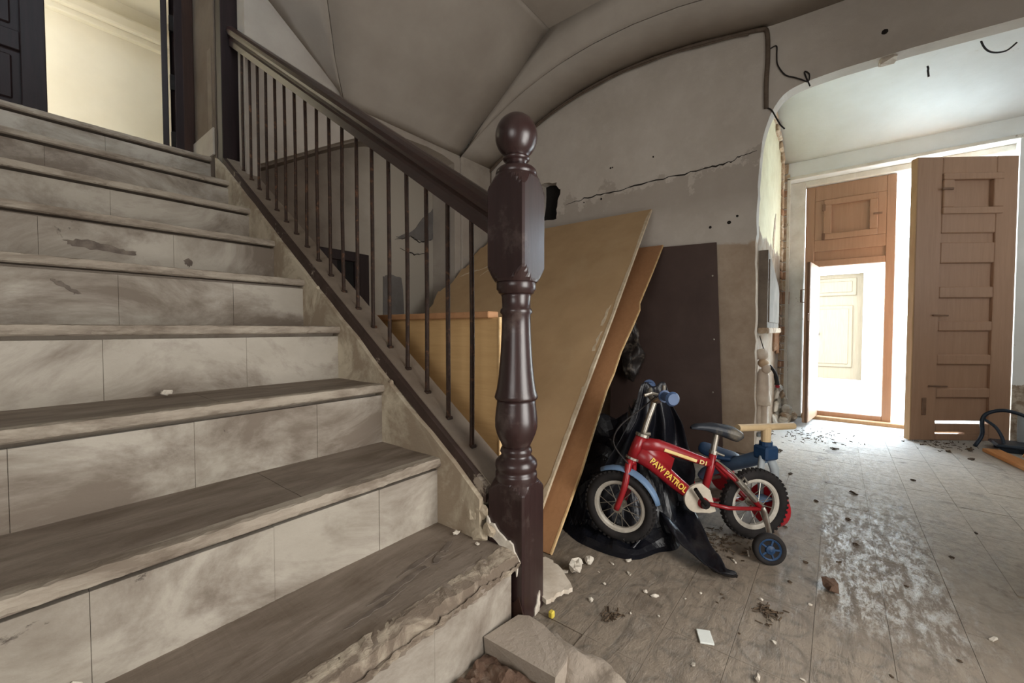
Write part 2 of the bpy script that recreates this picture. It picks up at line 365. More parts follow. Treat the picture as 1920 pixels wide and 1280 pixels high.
# ------------------------------------------------------------ room shell
ARC = [(-2.6, 2.77), (-0.6, 2.79), (-0.013, 2.80), (0.35, 2.815), (0.543, 2.843), (0.85, 2.895), (1.157, 2.919), (1.45, 2.912), (1.7, 2.884), (1.98, 2.82), (2.233, 2.733), (2.52, 2.60), (2.79, 2.449)]
floor = B().box((-4.1, -2.7, -0.12), (5.0, 3.6, -0.003)).obj('floor', 'tile', kind='structure')
tile_me = None
spots = []
for i in range(4, 29):
    for j in range(-7, 6):
        x0, y0 = i * 0.168, -0.13 + j * 0.168
        if x0 + 0.168 > 4.74 or (y0 > 0.24 and x0 > 2.98): continue
        if y0 + 0.168 > 0.60 and x0 < 1.0: continue
        if y0 > 0.19 and x0 > 2.9: continue
        dx, dy = x0 + 0.084, y0 + 0.084
        zc = dx * 0.786 + dy * 0.618; lt = (dx * 0.618 - dy * 0.786) / max(zc, 0.01)
        if zc < 0.85 or lt > 1.36 or 617 + 775 * 0.85 / zc > 1380: continue
        spots.append((zc, dx, dy))
spots.sort(); spots = spots[:296]
for zc, dx, dy in spots:
    if tile_me is None:
        o = B().box((dx - 0.0837, dy - 0.0834, -0.010), (dx + 0.0837, dy + 0.0834, 0.0)).obj('tile', 'tile', floor); tile_me = o.data
    else:
        o = bpy.data.objects.new('tile', tile_me); COL.objects.link(o); o.parent = floor
        WORG[o.name] = Vector((dx, dy, -0.01)); o.location = Vector((dx, dy, -0.01)) - WORG['floor']
    o.location.z += random.uniform(-0.0005, 0.0007)
    o.rotation_euler = (random.uniform(-1, 1) * 0.0015, random.uniform(-1, 1) * 0.0015, 0)

# wall with the basket arch, seen across the hall
def jag(pts, amt, n=6, seed=1):
    rnd = random.Random(seed); out = []
    for (a, b), (c, d) in zip(pts, pts[1:]):
        for k in range(n): t = k / n; out.append((lerp(a, c, t) + rnd.uniform(-amt, amt), lerp(b, d, t) + rnd.uniform(-amt, amt)))
    return out + [pts[-1]]
corner = [(0.428, 1.86), (0.420, 1.98), (0.408, 2.10), (0.375, 2.22), (0.335, 2.30), (0.281, 2.355), (0.185, 2.383), (0.0, 2.396)]
corner = [(p.x, p.y) for p in smoothrow([(a, b, 0) for a, b in corner], 4)]
arch = jag([(0.425, 0.0), (0.43, 0.7), (0.438, 1.3), (0.428, 1.86)], 0.004, 9) + corner[1:] + [(-0.3, 2.395), (-0.9, 2.37)]
arch += [(-1.2, 2.35), (-1.45, 2.22), (-1.56, 1.95), (-1.56, 0.0)]
outer = [(-2.6, 0), (-2.6, 3.3), (2.9, 3.3), (2.9, 0)] + arch[:1]
outer = [(-2.6, 3.3), (2.9, 3.3), (2.9, 0)] + arch + [(-2.6, 0)]
hole = jag([(2.20, 1.83), (1.985, 1.835), (2.0, 1.95), (1.955, 2.06), (2.0, 2.15), (2.16, 2.18), (2.20, 1.83)], 0.012, 4, 5)[:-1]
wall_a = B().prism(outer, fX, 3.18, 3.28, [hole]).obj('wall_arch', 'wall_arch', kind='structure')
B().box((3.275, 1.85, 1.7), (3.5, 2.3, 2.3)).obj('wall_cavity', 'dark_void', wall_a)
def ribbon(pts, w, fn, d0, d1, seed=0, amt=0.006):
    rnd = random.Random(seed); q = []
    for (a, b), (c, d) in zip(pts, pts[1:]):
        for k in range(7): t = k / 7; q.append((lerp(a, c, t), lerp(b, d, t) + rnd.uniform(-amt, amt)))
    q.append(pts[-1]); n = len(q)
    ws = [w * (0.4 + rnd.random()) * min(1, 4 * min(i, n - 1 - i) / n + 0.15) for i in range(n)]
    up = [(p[0], p[1] + h) for p, h in zip(q, ws)]; dn = [(p[0], p[1] - h) for p, h in zip(q, ws)]
    return B().prism(up + dn[::-1], fn, d0, d1)
ribbon([(1.90, 1.945), (1.72, 1.965), (1.45, 1.965), (1.05, 1.985), (0.78, 1.985), (0.62, 1.99), (0.53, 2.02), (0.44, 2.03)], 0.0042, fX, 3.1775, 3.185, 3, 0.008).obj('crack', 'crack', wall_a)
for (yy, zz, rr) in [(1.478, 2.163, .008), (1.462, 2.165, .006), (1.13, 2.165, .007), (1.56, 1.93, .009), (0.72, 1.57, .010), (0.55, 1.62, .009), (0.60, 1.585, .014), (-0.18, 2.53, .016), (1.72, 1.93, .006)]:
    B().lathe([(rr * 0.9, 0), (rr, 0.002), (rr * 0.3, 0.004)], 7, Matrix.Translation((3.181, yy, zz)) @ Matrix.Rotation(R(-90), 4, 'Y')).jitter(0.003, 90, yy).obj('nail_hole', 'crack', wall_a)

# back wall with the shallow arched recess beyond the balusters
rec = [(1.06, 0.0), (1.06, 1.862), (1.25, 1.975), (1.588, 2.181), (1.78, 2.29), (1.955, 2.362), (2.15, 2.402), (2.365, 2.412), (2.55, 2.402), (2.69, 2.372), (2.70, 0.0)]
wb = [(0.985, 0), (0.985, 3.3), (3.25, 3.3), (3.25, 0)] + rec[::-1]
wall_b = B().prism(wb, fY, 2.79, 2.90).obj('wall_back', 'plaster', kind='structure')
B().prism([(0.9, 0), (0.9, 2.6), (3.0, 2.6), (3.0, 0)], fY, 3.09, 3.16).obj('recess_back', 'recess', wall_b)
rr2 = [(a, b) for a, b in rec[:-1]]
B().prism([(2.695, 0.0), (2.685, 2.372), (2.74, 2.372), (2.74, 0.0)], fY, 2.89, 3.10).obj('recess_jamb', 'plaster', wall_b)
nn = len(rr2)
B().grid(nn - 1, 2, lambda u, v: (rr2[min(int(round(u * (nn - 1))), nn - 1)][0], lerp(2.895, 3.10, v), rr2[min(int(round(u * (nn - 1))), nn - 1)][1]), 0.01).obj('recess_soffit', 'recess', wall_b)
B().prism(jag([(2.25, 1.66), (2.44, 1.75), (2.60, 1.93), (2.69, 2.0), (2.69, 1.72), (2.55, 1.665), (2.42, 1.70), (2.33, 1.655)], 0.012, 4, 2), fY, 3.083, 3.092).obj('grey_patch', 'greypatch', wall_b)  # darker grey patches on the recess back wall
B().prism(jag([(2.12, 1.30), (2.2, 1.325), (2.32, 1.31), (2.34, 0.9), (2.12, 0.85)], 0.01, 4, 6), fY, 3.084, 3.092).obj('grey_patch', 'greypatch', wall_b)
ribbon([(2.25, 1.64), (2.42, 1.70), (2.52, 1.66), (2.69, 1.72)], 0.004, fY, 3.080, 3.088, 6).obj('crack', 'crack', wall_b)
ribbon([(2.30, 1.575), (2.46, 1.54), (2.60, 1.57)], 0.0035, fY, 3.080, 3.088, 9).obj('crack', 'crack', wall_b)
B().box((2.76, 2.765, 0), (3.18, 2.80, 2.46), 0.006).obj('pilaster', 'plaster', wall_b)

# old dark hatch low in the recess
h = root('wall_hatch', (1.72, 3.09, 0.9), 'dark wooden hatch low in the arched recess behind the balusters', 'hatch')
f = B()
f.box((1.40, 3.045, 0.75), (1.47, 3.09, 1.47), 0.004); f.box((1.88, 3.045, 0.75), (1.965, 3.09, 1.46), 0.004); f.box((1.47, 3.047, 1.39), (1.88, 3.09, 1.467), 0.004)
f.obj('hatch_frame', 'doorwood_dark', h)
B().box((1.47, 3.07, 0.75), (1.70, 3.09, 1.39)).obj('board', 'doorwood_dark', h)
B().box((1.69, 3.080, 0.75), (1.86, 3.0905, 1.40)).obj('opening_shade', 'dark_void', h)  # flat dark sheet, painted shade in place of a real gap
B().box((1.845, 3.065, 0.75), (1.88, 3.09, 1.39)).obj('board', 'doorwood_dark', h)

# coved ceiling
cove_prof = [(2.79, 2.465), (2.68, 2.535), (2.5, 2.645), (2.3, 2.755), (2.05, 2.905), (1.9, 3.01), (1.8, 3.075), (1.74, 3.1)]
l2 = [(2.79, 1.615), (2.6, 1.447), (2.305, 1.233), (1.9, 0.99), (1.74, 0.90)]
def zcove(yy): return interp(cove_prof[::-1], yy)
def fcove(u, v):
    yy = interp([(i / 7, cove_prof[i][0]) for i in range(8)], v)
    xr = lerp(2.76, 2.67, v); xl = interp(l2[::-1], yy)
    return (lerp(xl, xr, u), yy, zcove(yy))
ceil = B().box((-4.1, -2.7, 3.1), (2.67, 1.74, 3.2)).obj('ceiling', 'ceil', kind='structure')
B().grid(6, 14, fcove, 0.01).obj('cove', 'ceil', ceil, smooth=True)
lun = [(1.62, 2.505), (1.126, 2.88), (0.80, 3.13), (0.5, 3.3)]
B().grid(5, 9, lambda u, v: tuple(Vector((interp([(0, 1.62), (1, 0.55)], v), 2.79, interp([(0, 2.505), (0.46, 2.88), (1, 3.27)], v))).lerp(
    Vector((interp(l2[::-1], lerp(2.79, 1.74, v)), lerp(2.79, 1.74, v), zcove(lerp(2.79, 1.74, v)))), u)), 0.01).obj('lunette', 'ceil', ceil, smooth=True)
ys = [p[0] for p in ARC]
def arc_at(yy): return interp(ARC, yy)
B().grid(36, 2, lambda u, v: (lerp(2.76, 3.185, v), lerp(2.79, -2.65, u), arc_at(lerp(2.79, -2.65, u))), 0.01).obj('arch_soffit', 'ceil', ceil, smooth=True)
def fband(u, v):
    yb = lerp(2.79, -2.65, u); yt = lerp(1.74, -2.65, u)
    b = Vector((2.76, yb, arc_at(yb))); tp = Vector((2.665, yt, 3.105)); return tuple(b.lerp(tp, v))
B().grid(36, 4, fband, 0.01).obj('arch_face', 'ceil', ceil, smooth=True)
B().box((-4.1, 1.70, 3.32), (3.3, 3.5, 3.4)).obj('ceiling_stair', 'ceil', kind='structure')
B().box((2.6, -2.7, 3.2), (3.3, 1.8, 3.4)).obj('ceiling_hall_edge', 'ceil', kind='structure')
# unseen sides of the hall, closed to keep out the sky's light
B().prism([(-4.1, 0), (-4.1, 3.3), (3.2, 3.3), (3.2, 0)], fY, -1.8, -1.7).obj('wall_right', 'plaster', kind='structure')
B().prism([(-2.6, 0), (-2.6, 3.3), (3.5, 3.3), (3.5, 0)], fX, -4.1, -4.0).obj('wall_rear', 'plaster', kind='structure')

# ------------------------------------------------------------ street vestibule
B().box((3.28, 0.44, 0), (4.80, 0.56, 2.9)).obj('wall_vestibule', 'vest_side', kind='structure')
wv = bpy.data.objects['wall_vestibule']
B().box((3.28, -2.35, 0), (4.80, -2.25, 2.9)).obj('wall_vestibule_right', 'white', kind='structure')
opn = [(0.385, 0.0), (0.385, 2.257), (-1.038, 2.257), (-1.038, 0.0)]
wd = B().prism([(-2.4, 2.9), (0.6, 2.9), (0.6, 0)] + opn + [(-2.4, 0)], fX, 4.75, 5.05).obj('wall_street', 'white', kind='structure')
vc = [(3.27, 2.68), (3.7, 2.675), (4.0, 2.655), (4.25, 2.615), (4.5, 2.545), (4.65, 2.48), (4.75, 2.43)]
B().grid(24, 2, lambda u, v: (lerp(3.27, 4.78, u), lerp(0.5, -2.3, v), interp(vc, lerp(3.27, 4.78, u))), 0.02).obj('ceiling_vestibule', 'white', smooth=True, kind='structure')
B().box((3.2, -2.5, 2.9), (5.1, 0.7, 3.0)).obj('ceiling_vestibule_top', 'white', kind='structure')
# broken plaster at the corner by the door: stones showing
rnd = random.Random(11)
zz = 0.05
while zz < 2.38:
    hh = rnd.uniform(0.06, 0.13); w = rnd.uniform(0.05, 0.075)
    B().box((4.75 - 0.10, 0.42, zz), (4.758, 0.45, zz + hh - 0.008), 0.008).box((4.738, 0.445 - w, zz), (4.756, 0.445, zz + hh - 0.008), 0.006).jitter(0.008, 25, zz).obj('stone', 'stone' if rnd.random() < 0.7 else 'brick', wv)
    zz += hh
for k in range(9):
    xx = 3.45 + k * 0.14; z1 = interp(vc, xx) - 0.03
    B().box((xx, 0.415, z1 - rnd.uniform(0.05, 0.09)), (xx + 0.13, 0.45, z1), 0.01).jitter(0.012, 22, k).obj('stone', 'stone', wv)
for k, (xx, z0, lx, hz) in enumerate([(4.25, 0.0, .16, .10), (4.45, 0.0, .17, .13), (4.60, 0.02, .13, .16), (4.32, 0.11, .16, .09), (4.5, 0.14, .15, .10), (4.38, 0.21, .14, .09), (4.56, 0.25, .13, .08), (4.2, 0.66, .07, .20), (4.35, .62, .06, .26)]):
    B().box((xx, 0.405, z0), (xx + lx, 0.45, z0 + hz), 0.02).jitter(0.02, 14, k).obj('stone', 'brick' if k > 6 else 'plasterbits', wv)
for k, (xx, yy, z0, sx_, sy_, sz_) in enumerate([(4.66, 0.33, 0, .10, .09, .07), (4.60, 0.36, .06, .12, .08, .08), (4.50, 0.36, 0, .12, .08, .09), (4.70, 0.385, .12, .06, .05, .09), (4.62, 0.395, .2, .1, .04, .07), (4.40, 0.37, 0, .09, .07, .06)]):
    B().box((xx - sx_ / 2, yy - sy_ / 2, z0), (xx + sx_ / 2, yy + sy_ / 2, z0 + sz_), 0.018).jitter(0.016, 18, k + 30).obj('stone', 'plasterbits' if k % 2 else 'stone', wv)
g = root('meter_box', (3.85, 0.44, 0.82), 'weathered grey cupboard on the side wall by the street door', 'cupboard')
B().prism([(3.36, 0.86), (3.36, 1.40), (3.55, 1.36), (4.05, 1.19), (4.05, 0.86)], fY, 0.385, 0.44).obj('box_body', 'greypaint', g)
B().prism([(3.40, 0.90), (3.40, 1.34), (3.56, 1.31), (4.0, 1.15), (4.0, 0.90)], fY, 0.377, 0.386).obj('box_door', 'greypaint', g)
B().box((3.34, 0.37, 0.82), (4.1, 0.44, 0.86), 0.006).obj('ledge', 'stone', g)
B().prism(jag([(4.1, 1.62), (4.2, 1.80), (4.27, 1.86), (4.25, 1.74), (4.17, 1.60), (4.12, 1.45)], 0.012, 3, 4), fY, 0.436, 0.445).obj('plaster_scar', 'stone', wv)

# door frame and the double street door
d1 = root('door_1', (4.9, -0.4, 0), kind='structure')
fr = B()
fr.box((4.86, 0.262, 0.0), (4.98, 0.385, 2.257), 0.006); fr.box((4.86, -1.064, 2.205), (4.98, 0.262, 2.257), 0.005)
fr.obj('door_frame', 'whitepaint', d1)
B().box((4.735, 0.372, 0), (4.752, 0.40, 2.275), 0.003).box((4.735, -1.15, 2.257), (4.752, 0.40, 2.285), 0.003).obj('casing', 'whitepaint', d1)
B().box((4.84, -1.03, -0.02), (5.03, 0.262, 0.03), 0.006).obj('threshold', 'dooredge', d1)
def leafbox(b, a0, a1, z0, z1, d0, d1_, fn, bev=0.004):
    """box in leaf coordinates: a along the leaf, d depth"""
    q = bmesh.new(); bmesh.ops.create_cube(q, size=1)
    for v in q.verts:
        v.co = Vector(((a0 + a1) / 2 + v.co.x * (a1 - a0), (d0 + d1_) / 2 + v.co.y * (d1_ - d0), (z0 + z1) / 2 + v.co.z * (z1 - z0)))
    bmesh.ops.bevel(q, geom=q.edges[:], offset=bev, segments=1, affect='EDGES')
    for v in q.verts: v.co = Vector(fn(v.co.x, v.co.y, v.co.z))
    return b.add(q)
# fixed-side leaf (a runs from its hinge towards the middle; depth towards the hall is negative)
fl = lambda a, dd, zz: (4.90 + dd, 0.258 - a, zz)
lf = leafbox(B(), 0.0, 0.07, 0.012, 2.2, 0.0, 0.045, fl)
leafbox(lf, 0.578, 0.642, 0.012, 2.2, 0.0, 0.045, fl)
leafbox(lf, 0.07, 0.578, 1.44, 1.50, 0.0, 0.045, fl); leafbox(lf, 0.07, 0.578, 1.585, 1.69, 0, 0.045, fl); leafbox(lf, 0.07, 0.578, 2.06, 2.2, 0, 0.045, fl)
leafbox(lf, 0.07, 0.578, 0.012, 0.075, 0, 0.045, fl); leafbox(lf, 0.07, 0.145, 1.69, 2.06, 0, 0.045, fl); leafbox(lf, 0.52, 0.578, 1.69, 2.06, 0, 0.045, fl)
leaf_l = lf.obj('door_leaf', 'doorbrown', d1)
leafbox(B(), 0.06, 0.585, 1.49, 1.595, 0.018, 0.04, fl).obj('panel', 'doorbrown', leaf_l)
hf = leafbox(B(), 0.137, 0.521, 1.69, 1.745, -0.012, 0.03, fl); leafbox(hf, 0.137, 0.521, 2.008, 2.06, -0.012, 0.03, fl)
leafbox(hf, 0.137, 0.195, 1.745, 2.008, -0.012, 0.03, fl); leafbox(hf, 0.465, 0.521, 1.745, 2.008, -0.012, 0.03, fl)
hf.obj('hatch_frame', 'doorbrown', leaf_l)
leafbox(B(), 0.19, 0.47, 1.74, 2.012, 0.016, 0.035, fl).obj('panel', 'doorbrown', leaf_l)
leafbox(B(), 0.49, 0.55, 1.865, 1.88, -0.026, -0.010, fl, 0.002).obj('latch', 'ironpaint', leaf_l)
for zz in (1.72, 1.99): leafbox(B(), 0.125, 0.15, zz - 0.03, zz + 0.03, -0.016, -0.002, fl, 0.002).obj('hinge', 'ironpaint', leaf_l)
# the small wicket leaf swung in from it
wx = Vector((-0.46, 0.055, 0)).normalized(); wn = Vector((wx.y, -wx.x, 0)) * -1
wl = lambda a, dd, zz: tuple(Vector((4.885, 0.165, zz)) + wx * a + wn * dd)
w_ = leafbox(B(), 0.0, 0.47, 0.03, 1.435, 0.0, 0.028, wl)
leafbox(w_, 0.0, 0.06, 0.03, 1.435, -0.012, 0.028, wl); leafbox(w_, 0.41, 0.47, 0.03, 1.435, -0.012, 0.028, wl)
leafbox(w_, 0.06, 0.41, 0.03, 0.10, -0.012, 0.0, wl); leafbox(w_, 0.06, 0.41, 1.36, 1.435, -0.012, 0, wl); leafbox(w_, 0.06, 0.41, 0.40, 0.47, -0.012, 0, wl)
wick = w_.obj('wicket_leaf', 'doorbrown', d1)
B().tube([wl(0.40, s * -0.012, z) for s, z in ((1, 1.20), (4, 1.20), (4, 1.09), (1, 1.09))], 0.006, 6).obj('handle', 'ironpaint', wick)
B().tube([wl(0.475, 0.02, 0.985), wl(0.50, 0.02, 0.985), wl(0.50, 0.02, 0.93), wl(0.475, 0.02, 0.93)], 0.005, 6).obj('latch', 'ironpaint', wick)
# the big leaf standing open into the vestibule
LA = Vector((4.356, -0.476, 0)); ld = Vector((0.5778, -0.8162, 0)); ln = Vector((0.8162, 0.5778, 0))
fr2 = lambda a, dd, zz: tuple(LA + ld * a + ln * dd + Vector((0, 0, zz)))
lf = leafbox(B(), -0.03, 0.15, 0.006, 2.135, 0, 0.05, fr2); leafbox(lf, 0.535, 0.685, 0.006, 2.135, 0, 0.05, fr2)
for z0, z1 in ((0.006, 0.054), (0.07, 0.132), (0.332, 0.404), (0.584, 0.658), (0.838, 0.91), (1.087, 1.169), (1.347, 1.50), (1.57, 1.72), (2.005, 2.135)):
    leafbox(lf, 0.15, 0.535, z0, z1, 0.0, 0.05, fr2, 0.006)
leafbox(lf, 0.36, 0.535, 0.05, 0.075, 0.0, 0.05, fr2)
leaf_r = lf.obj('door_leaf', 'doorbrown', d1)
leafbox(B(), -0.036, -0.028, 0.006, 2.13, 0.0, 0.05, fr2, 0.002).obj('leaf_edge', 'dooredge', leaf_r)
for z0, z1 in ((0.150, 0.34), (0.40, 0.59), (0.654, 0.842), (0.906, 1.09), (1.165, 1.35)):
    leafbox(B(), 0.145, 0.54, z0, z1, 0.022, 0.044, fr2).obj('panel', 'doorbrown', leaf_r)
leafbox(B(), 0.075, 0.62, 1.495, 1.575, 0.016, 0.04, fr2).obj('panel', 'doorbrown', leaf_r)
hf = leafbox(B(), 0.149, 0.573, 1.71, 1.76, -0.014, 0.03, fr2); leafbox(hf, 0.149, 0.573, 1.963, 2.012, -0.014, 0.03, fr2)
leafbox(hf, 0.149, 0.225, 1.76, 1.963, -0.014, 0.03, fr2); leafbox(hf, 0.504, 0.573, 1.76, 1.963, -0.014, 0.03, fr2)
hf.obj('hatch_frame', 'doorbrown', leaf_r)
leafbox(B(), 0.22, 0.51, 1.755, 1.968, 0.018, 0.035, fr2).obj('panel', 'doorbrown', leaf_r)
leafbox(B(), 0.13, 0.21, 1.885, 1.90, -0.026, -0.012, fr2, 0.002).obj('latch', 'ironpaint', leaf_r)
B().tube([fr2(0.10, -0.008, 0.955), fr2(0.21, -0.008, 0.953)], 0.006, 6).obj('bolt', 'ironpaint', leaf_r)
B().tube([fr2(0.09, -0.006, 0.42), fr2(0.22, -0.006, 0.418)], 0.006, 6).obj('bolt', 'ironpaint', leaf_r)
leafbox(B(), 0.045, 0.075, 0.20, 0.33, -0.008, 0.002, fr2, 0.003).obj('lock_plate', 'ironpaint', leaf_r)

# ------------------------------------------------------------ street outside
B().box((5.0, -14, -0.42), (16, 12, -0.20)).obj('street_ground', 'street', kind='structure')
fb = root('street_building', (11.2, 0, -0.2), 'sunlit pale low building across the street, seen through the open door', 'building')
B().prism([(-9, 2.35), (9, 2.35), (9, -0.2), (0.75, -0.2), (0.75, 2.0), (-0.42, 2.0), (-0.42, -0.2), (-9, -0.2)], fX, 11.0, 11.4).obj('wall', 'facade', fb)
B().box((10.55, -9, 2.35), (11.6, 9, 2.55), 0.02).obj('eave', 'eave', fb)
dl = B().box((11.12, -0.46, -0.2), (11.18, 0.79, 2.06)).obj('door', 'facadedoor', fb)
for (a, b, c_, d_) in ((-0.30, 0.55, 1.55, 1.92), (-0.25, 0.50, 0.05, 1.35)):
    B().box((11.09, a, c_), (11.13, b, d_), 0.015).obj('panel', 'facadedoor', dl)
    B().box((11.075, a + 0.07, c_ + 0.07), (11.10, b - 0.07, d_ - 0.07), 0.01).obj('panel', 'facadedoor', dl)
B().tube([(11.05, 0.55, 0.75), (11.05, 0.30, 0.75)], 0.025, 8).obj('handle', 'iron', dl)
B().box((10.93, -0.50, -0.2), (11.02, -0.40, 2.08), 0.01).box((10.93, 0.73, -0.2), (11.02, 0.83, 2.08), 0.01).box((10.92, -0.52, 2.08), (11.02, 0.85, 2.20), 0.01).obj('door_surround', 'whitepaint', fb)

# ------------------------------------------------------------ landing at the stair head
B().box((0.905, 3.05, 1.0), (0.97, 3.75, 3.4)).obj('wall_landing', 'reveal', kind='structure')
B().box((0.893, 3.055, 1.932), (0.906, 3.50, 2.10), 0.004).obj('baseboard_landing', 'plaster', kind='structure')
B().box((-4.1, 3.46, 0.0), (-0.62, 3.56, 3.4)).obj('wall_landing_left', 'plaster', kind='structure')
B().box((-1.6, 3.50, 1.70), (2.2, 5.0, 1.925)).obj('floor_landing', 'cream', kind='structure')
cw = B().box((-2.2, 4.8, 1.9), (2.3, 4.9, 3.7)).obj('wall_landing_back', 'cream', kind='structure')
B().box((-2.0, 4.70, 3.35), (2.2, 4.802, 3.45), 0.02, seg=2).box((-2.0, 4.74, 3.30), (2.2, 4.802, 3.352), 0.012, seg=2).obj('cornice', 'cream', cw)
B().box((2.1, 3.5, 1.9), (2.2, 4.9, 3.7)).obj('wall_landing_right', 'cream', kind='structure')
B().box((-2.2, 3.5, 1.9), (-2.1, 4.9, 3.7)).obj('wall_landing_far', 'cream', kind='structure')
B().box((-2.2, 3.4, 3.6), (2.3, 4.95, 3.7)).obj('ceiling_landing', 'cream', kind='structure')
B().box((-4.1, 3.46, 3.30), (2.2, 3.56, 3.62)).obj('wall_landing_head', 'plaster', kind='structure')
B().box((0.97, 3.46, 1.7), (2.2, 3.56, 3.4)).obj('wall_landing_side', 'plaster', kind='structure')
d2 = root('door_2', (0.2, 3.46, 1.93), kind='structure')
B().box((0.845, 3.44, 1.925), (0.906, 3.56, 3.32), 0.005).box((-0.64, 3.44, 1.925), (-0.58, 3.56, 3.32), 0.005).box((-0.58, 3.44, 3.24), (0.845, 3.56, 3.32), 0.005).obj('door_frame', 'jambwood', d2)
q = B().box((-0.58, 3.462, 1.935), (0.235, 3.50, 3.235), 0.003)
lv = q.obj('door_leaf', 'doorwood_dark', d2)
B().box((0.145, 3.440, 1.936), (0.237, 3.464, 3.235), 0.004).obj('stile', 'doorwood_dark', lv)
for zc in (1.94, 2.33, 2.72, 3.13): B().box((-0.58, 3.444, zc), (0.145, 3.464, zc + 0.10), 0.004).obj('rail', 'doorwood_dark', lv)
for zc in (2.07, 2.46, 2.85): B().box((-0.55, 3.450, zc), (0.115, 3.464, zc + 0.23), 0.012).obj('panel', 'doorwood_dark', lv)
B().box((-0.016, 0.0, 1.935), (0.016, 0.75, 3.235), 0.003, Matrix.Translation((0.757, 3.475, 0)) @ Matrix.Rotation(R(-12.4), 4, 'Z')).obj('door_leaf', 'doorwood_dark', d2)
for zc in (2.05, 2.42, 2.80, 3.15): B().box((0.782, 3.455, zc), (0.81, 3.475, zc + 0.10), 0.002).obj('hinge', 'iron', d2)
B().box((0.803, 3.445, 1.93), (0.848, 3.56, 3.25), 0.003).obj('door_stop', 'doorwood_dark', d2)
B().box((0.913, 2.955, 1.86), (1.012, 3.055, 3.35), 0.004).obj('trim_post', 'doorwood_dark', kind='structure')

# ------------------------------------------------------------ staircase
st = root('staircase', (0.2, 0.7, 0), 'straight flight of dusty grey stone steps with worn nosings and painted risers', 'staircase')
Y0, Z0, RUN, RISE = 0.70, 0.22, 0.302, 0.214
rnd = random.Random(3)
def slab(x0, x1, ya, yb, zt, th, seed, rad=0.016, wear=0.004, n=40):
    """tread with a rounded, chipped nosing; profile in (y, z)"""
    prof = [(yb, zt - th), (ya + 0.006, zt - th), (ya, zt - th + 0.004), (ya - 0.002, zt - th * 0.55), (ya + 0.001, zt - rad * 0.8), (ya + rad * 0.35, zt - rad * 0.25), (min(ya + rad, yb - 0.002), zt - 0.001)] + [(ya + o_, zt - d_) for o_, d_ in ((0.06, 0), (0.15, 0.0015), (0.22, 0)) if ya + o_ < yb] + [(yb, zt)]
    V = []; F = []; k = len(prof)
    for i in range(n + 1):
        x = lerp(x0, x1, i / n)
        for j, (yy, zz) in enumerate(prof):
            a = wear if 2 <= j <= 6 else wear * 0.25
            d = noise.noise(Vector((x * 7, j * 0.3, seed))) * a * 0.35 + noise.noise(Vector((x * 55, j * 0.9, seed + 5))) * a * 0.55
            V.append((x, yy + d * 1.2, zz + (d if j not in (0, 1) else 0)))
    for i in range(n):
        for j in range(k): F.append((i * k + j, i * k + (j + 1) % k, (i + 1) * k + (j + 1) % k, (i + 1) * k + j))
    F += [tuple(range(k)), tuple(n * k + j for j in range(k))[::-1]]
    return pyd(V, F)
def nosing_strip(x0, x1, ya, zt, th, seed, n=50, w=0.02):
    return slab(x0, x1, ya, ya + w, zt, th, seed)
JOINTS = {1: (-0.5, 0.02, 0.36, 0.62, 0.905), 2: (-0.5, 0.10, 0.40, 0.68, 0.905), 3: (-0.5, 0.02, 0.33, 0.655, 0.905), 4: (-0.5, 0.20, 0.56, 0.905), 5: (-0.5, 0.28, 0.62, 0.905), 6: (-0.5, 0.12, 0.50, 0.905), 7: (-0.5, 0.35, 0.905), 8: (-0.5, 0.18, 0.905), 9: (-0.5, 0.42, 0.905)}
for k in range(1, 10):
    yk, zk = Y0 + RUN * (k - 1), Z0 + RISE * (k - 1)
    yb = yk + RUN + 0.03 if k < 9 else 3.52
    xe = 0.905 if k > 1 else 0.915
    if k == 1:
        q = B(); q.add(slab(-0.5, 0.915, yk - 0.004, yb, zk, 0.05, k, 0.042, 0.010, 130)); q.obj('tread', 'tread', st, smooth=False)
        q = B(); q.add(slab(-0.5, 0.917, yk - 0.007, yk + 0.05, zk + 0.0012, 0.046, 41, 0.040, 0.010, 170)); q.jitter(0.004, 45, 7); q.obj('nosing', 'nosing_bare', st)
    else:
        xm = rnd.uniform(0.35, 0.55)
        for a, b in ((-0.5, xm - 0.0008), (xm + 0.0008, xe)):
            q = B(); q.add(slab(a, b, yk, yb, zk, 0.030, k, 0.010, 0.004, 36)); q.obj('tread', 'tread', st)
        # lighter bare nose of the step
        q = B(); q.add(slab(-0.5, xe + 0.004, yk - 0.003, yk + 0.034, zk + 0.0012, 0.030, k + 20, 0.009, 0.0045, 130)); q.obj('nosing', 'nosing', st)
    zb = -0.01 if k == 1 else zk - RISE
    J = JOINTS[k]
    for a, b in zip(J, J[1:]):
        dd = rnd.uniform(-0.0012, 0.0012)
        B().box((a + 0.0003, yk + 0.014 + dd, zb - 0.002), (b - 0.0003, yk + 0.030, zk - (0.041 if k > 1 else 0.04)), 0.0006).obj('riser_panel', 'riser', st)
core = [(yy_, zz_) for k_ in range(9) for yy_, zz_ in ((Y0 + RUN * k_ + 0.055, Z0 + RISE * (k_ - 1) - 0.03), (Y0 + RUN * k_ + 0.055, Z0 + RISE * k_ - 0.03))]
core = [(Y0 + 0.055, 0.0)] + core[1:] + [(3.49, core[-1][1]), (3.49, 0.0)]
B().prism(core, fX, -0.5, 0.899).obj('stair_core', 'kerb', st)
